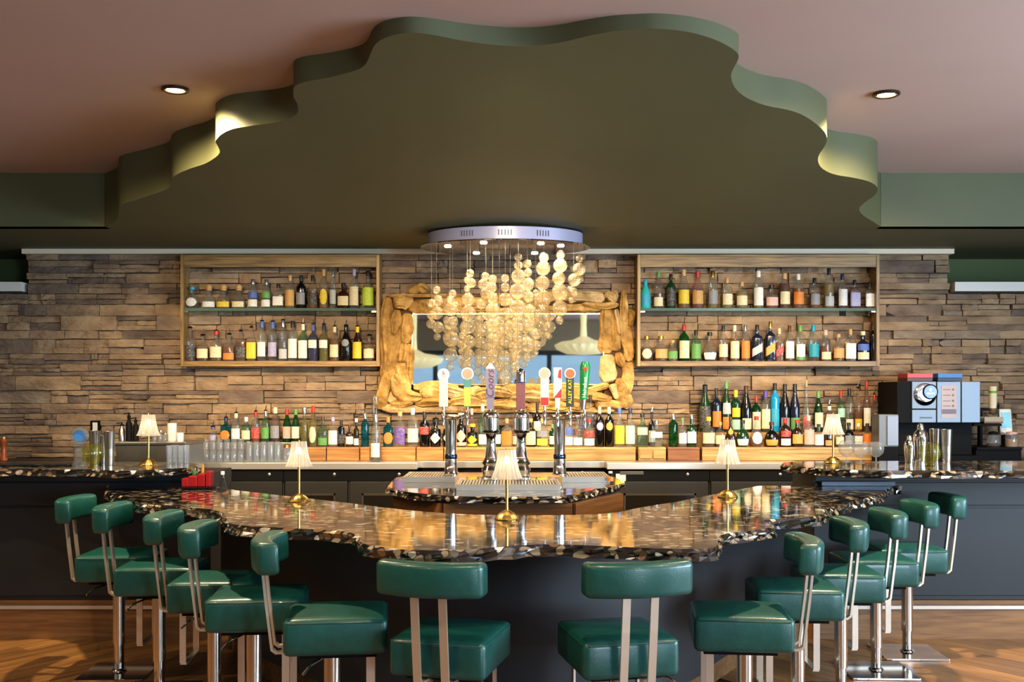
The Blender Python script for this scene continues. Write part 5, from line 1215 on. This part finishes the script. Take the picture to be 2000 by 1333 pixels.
bx(1796, 815, 1820, 818, -.0062, -.0045, 'logo_mark', pm('logo_ink', '33333a', .4), t, 0)
for i, (p0, p1, c, lab) in enumerate(((1777, 1827, 'b0342e', 'flat red box lying on top of the coffee machine'), (1837, 1885, '1b62a8', 'flat blue box lying on top of the coffee machine'))):
    a, zt_ = xz(p0, 730); b, zb_ = xz(p1, 745.5)
    t2 = thing('flat_box', lab, 'box', ((a + b) / 2, YC + .05, zb_ + .002), 0, 'boxes on the coffee machine')
    w = (b - a) / 2; hh = zt_ - zb_
    MB().box((-w, 0, 0), (w, .2, hh * .42), .002).build('box_base', pm('box_base_%d' % i, '4a2a28' if i == 0 else '16243e', .5), t2); MB().box((-w, -.004, hh * .43), (w, .2, hh), .002).build('box_lid', pm('box_lid_%d' % i, c, .45), t2)
# steel box and black stand left of the machine
a, zt_ = xz(1716, 810); b, zb_ = xz(1760, 873)
t = thing('milk_fridge', 'grey steel box on a black stand left of the coffee machine', 'fridge', ((a + b) / 2 - .02, YC - .03, ZK + .0005)); w = (b - a) / 2 - .012
MB().box((-w, 0, 0), (w, .16, zb_ - ZK - .001), .003).build('stand', BLACK, t); MB().box((-w, 0, zb_ - ZK), (w, .16, zt_ - ZK), .004).build('cabinet', pm('grey_steel', '6a6969', .45, .3), t); MB().box((-w + .06, -.012, zb_ - ZK + .01), (w - .004, -.001, zt_ - ZK - .01), .002).build('door', pm('grey_steel_pale', '7d7f88', .42, .3), t)
# rack with cups right of the machine
a, zt_ = xz(1920, 800); b, _ = xz(2010, 800)
t = thing('cup_rack', 'black tiered rack right of the coffee machine holding cups and pots', 'rack', ((a + b) / 2, YC + .1, ZK + .0005)); w = (b - a) / 2
for py, y0, wr in ((799, .1, .42), (829, .06, .62), (876, 0, 1.0)):
    _, z_ = xz(0, py); MB().box((-w, y0, z_ - ZK - .02), (-w + 2 * w * wr, .35, z_ - ZK), .003).build('tier', BLACK, t)
_, z_ = xz(0, 878.5)
MB().box((-w, .02, 0), (w, .35, z_ - ZK - .012)).build('cabinet_base', BLACK, t)
MB().box((-w, .30, z_ - ZK + .0), (-w + .02, .35, zt_ - ZK - .02)).box((-w + .16, .30, z_ - ZK), (-w + .18, .35, zt_ - ZK - .022)).build('post', BLACK, t)
zt3 = H - (799 - YH) / s; rx = (a + b) / 2
def rack_thing(name, lab, cat, px, py, dy=.26): return thing(name, lab, cat, ((px - 1000) / s * (YC + dy) / YC, YC + dy, H - (py - YH) / s + .0006))
t = rack_thing('cup_stack', 'cream paper cups with green print stacked beside the coffee machine', 'paper cups', 1939, 799, .22)
for i in range(8): MB().lathe([(.026, i * .018), (.030, i * .018 + .045), (.031, i * .018 + .047)][::1], 20).build('cup', pm('cup_cream', 'e2d8b8', .6) if i != 5 else pm('cup_green', '6fae3a', .6), t, True)
t = rack_thing('wooden_tray', 'small reddish wooden tray on the black rack', 'tray', 1936, 829, .24)
MB().box((-.075, -.04, 0), (.075, .06, .012), .002).build('tray_base', pm('tray_red_wood', '7a3a1c', .5), t); MB().box((-.075, -.045, .0125), (.075, -.038, .05)).build('tray_rim', pm('tray_pale', '9a8a6c', .5), t); MB().box((-.075, .055, .0125), (.075, .062, .05)).build('tray_rim', pm('tray_pale', '9a8a6c', .5), t)
t = rack_thing('coffee_pot', 'glass coffee pot with black band on the rack', 'coffee pot', 1940, 876, .2)
MB().lathe([(.045, 0), (.052, .03), (.045, .07), (.034, .095)], 20).build('glass_body', TUMB, t, True); MB().lathe([(.036, .0955), (.036, .115), (.01, .122)], 18).build('lid', BLACK, t, True); MB().lathe([(.046, .002), (.05, .028)], 20).build('coffee', pm('coffee_brown', '2a1408', .2), t, True)
t = rack_thing('sugar_jar', 'squat glass sugar jar at the far right of the rack', 'jar', 1976, 876, .2)
MB().lathe([(.045, 0), (.05, .03), (.046, .08), (.04, .1)], 20).build('glass_body', TUMB, t, True); MB().lathe([(.043, .002), (.044, .06)], 20).build('sugar', pm('brown_sugar', 'a9855c', .8), t, True); MB().lathe([(.042, .1005), (.042, .115), (.01, .12)], 18).build('lid', pm('pink_lid', 'd8a8a0', .5), t, True)
t = rack_thing('card_terminal', 'pale teal card reader leaning on the rack', 'card reader', 1968, 876, .28)
MB().box((-.05, 0, .09), (.05, .03, .30), .012).build('case', pm('terminal_white', 'd9d6cc', .4), t, False, None, (R(-8), 0, 0)); MB().box((-.036, -.004, .15), (.036, -.001, .27), .002).build('screen', pm('terminal_teal', '6fc2d6', .3), t, False, None, (R(-8), 0, 0)); MB().box((-.03, .0, 0), (.03, .05, .09), .004).build('foot', BLACK, t)
# ================================================================== pendants behind the camera, seen in the mirror
PEND = pm('shell_pendant', 'e9dfae', .5, emit='fff0b8', es=.35)
for x, y, z, lab in ((1.3, -2.0, 2.28, 'cream scalloped shell pendant lamp reflected at the right of the mirror'), (-1.75, -1.6, 2.02, 'cream scalloped shell pendant lamp reflected at the left of the mirror')):
    t = thing('shell_pendant', lab, 'pendant lamp', (x, y, z), 0, 'scalloped pendants')
    MB().lathe([(.02, -.12), (.30, -.10), (.48, -.02), (.52, .06), (.40, .12), (.20, .15), (.06, .22), (.05, .42), (.06, ZC - z - .02)], 64, flute=.05, nf=22).build('shade', PEND, t, True)
    MB().lathe([(.08, ZC - z - .019), (.08, ZC - z - .001)], 20).build('ceiling_rose', PEND, t, True)
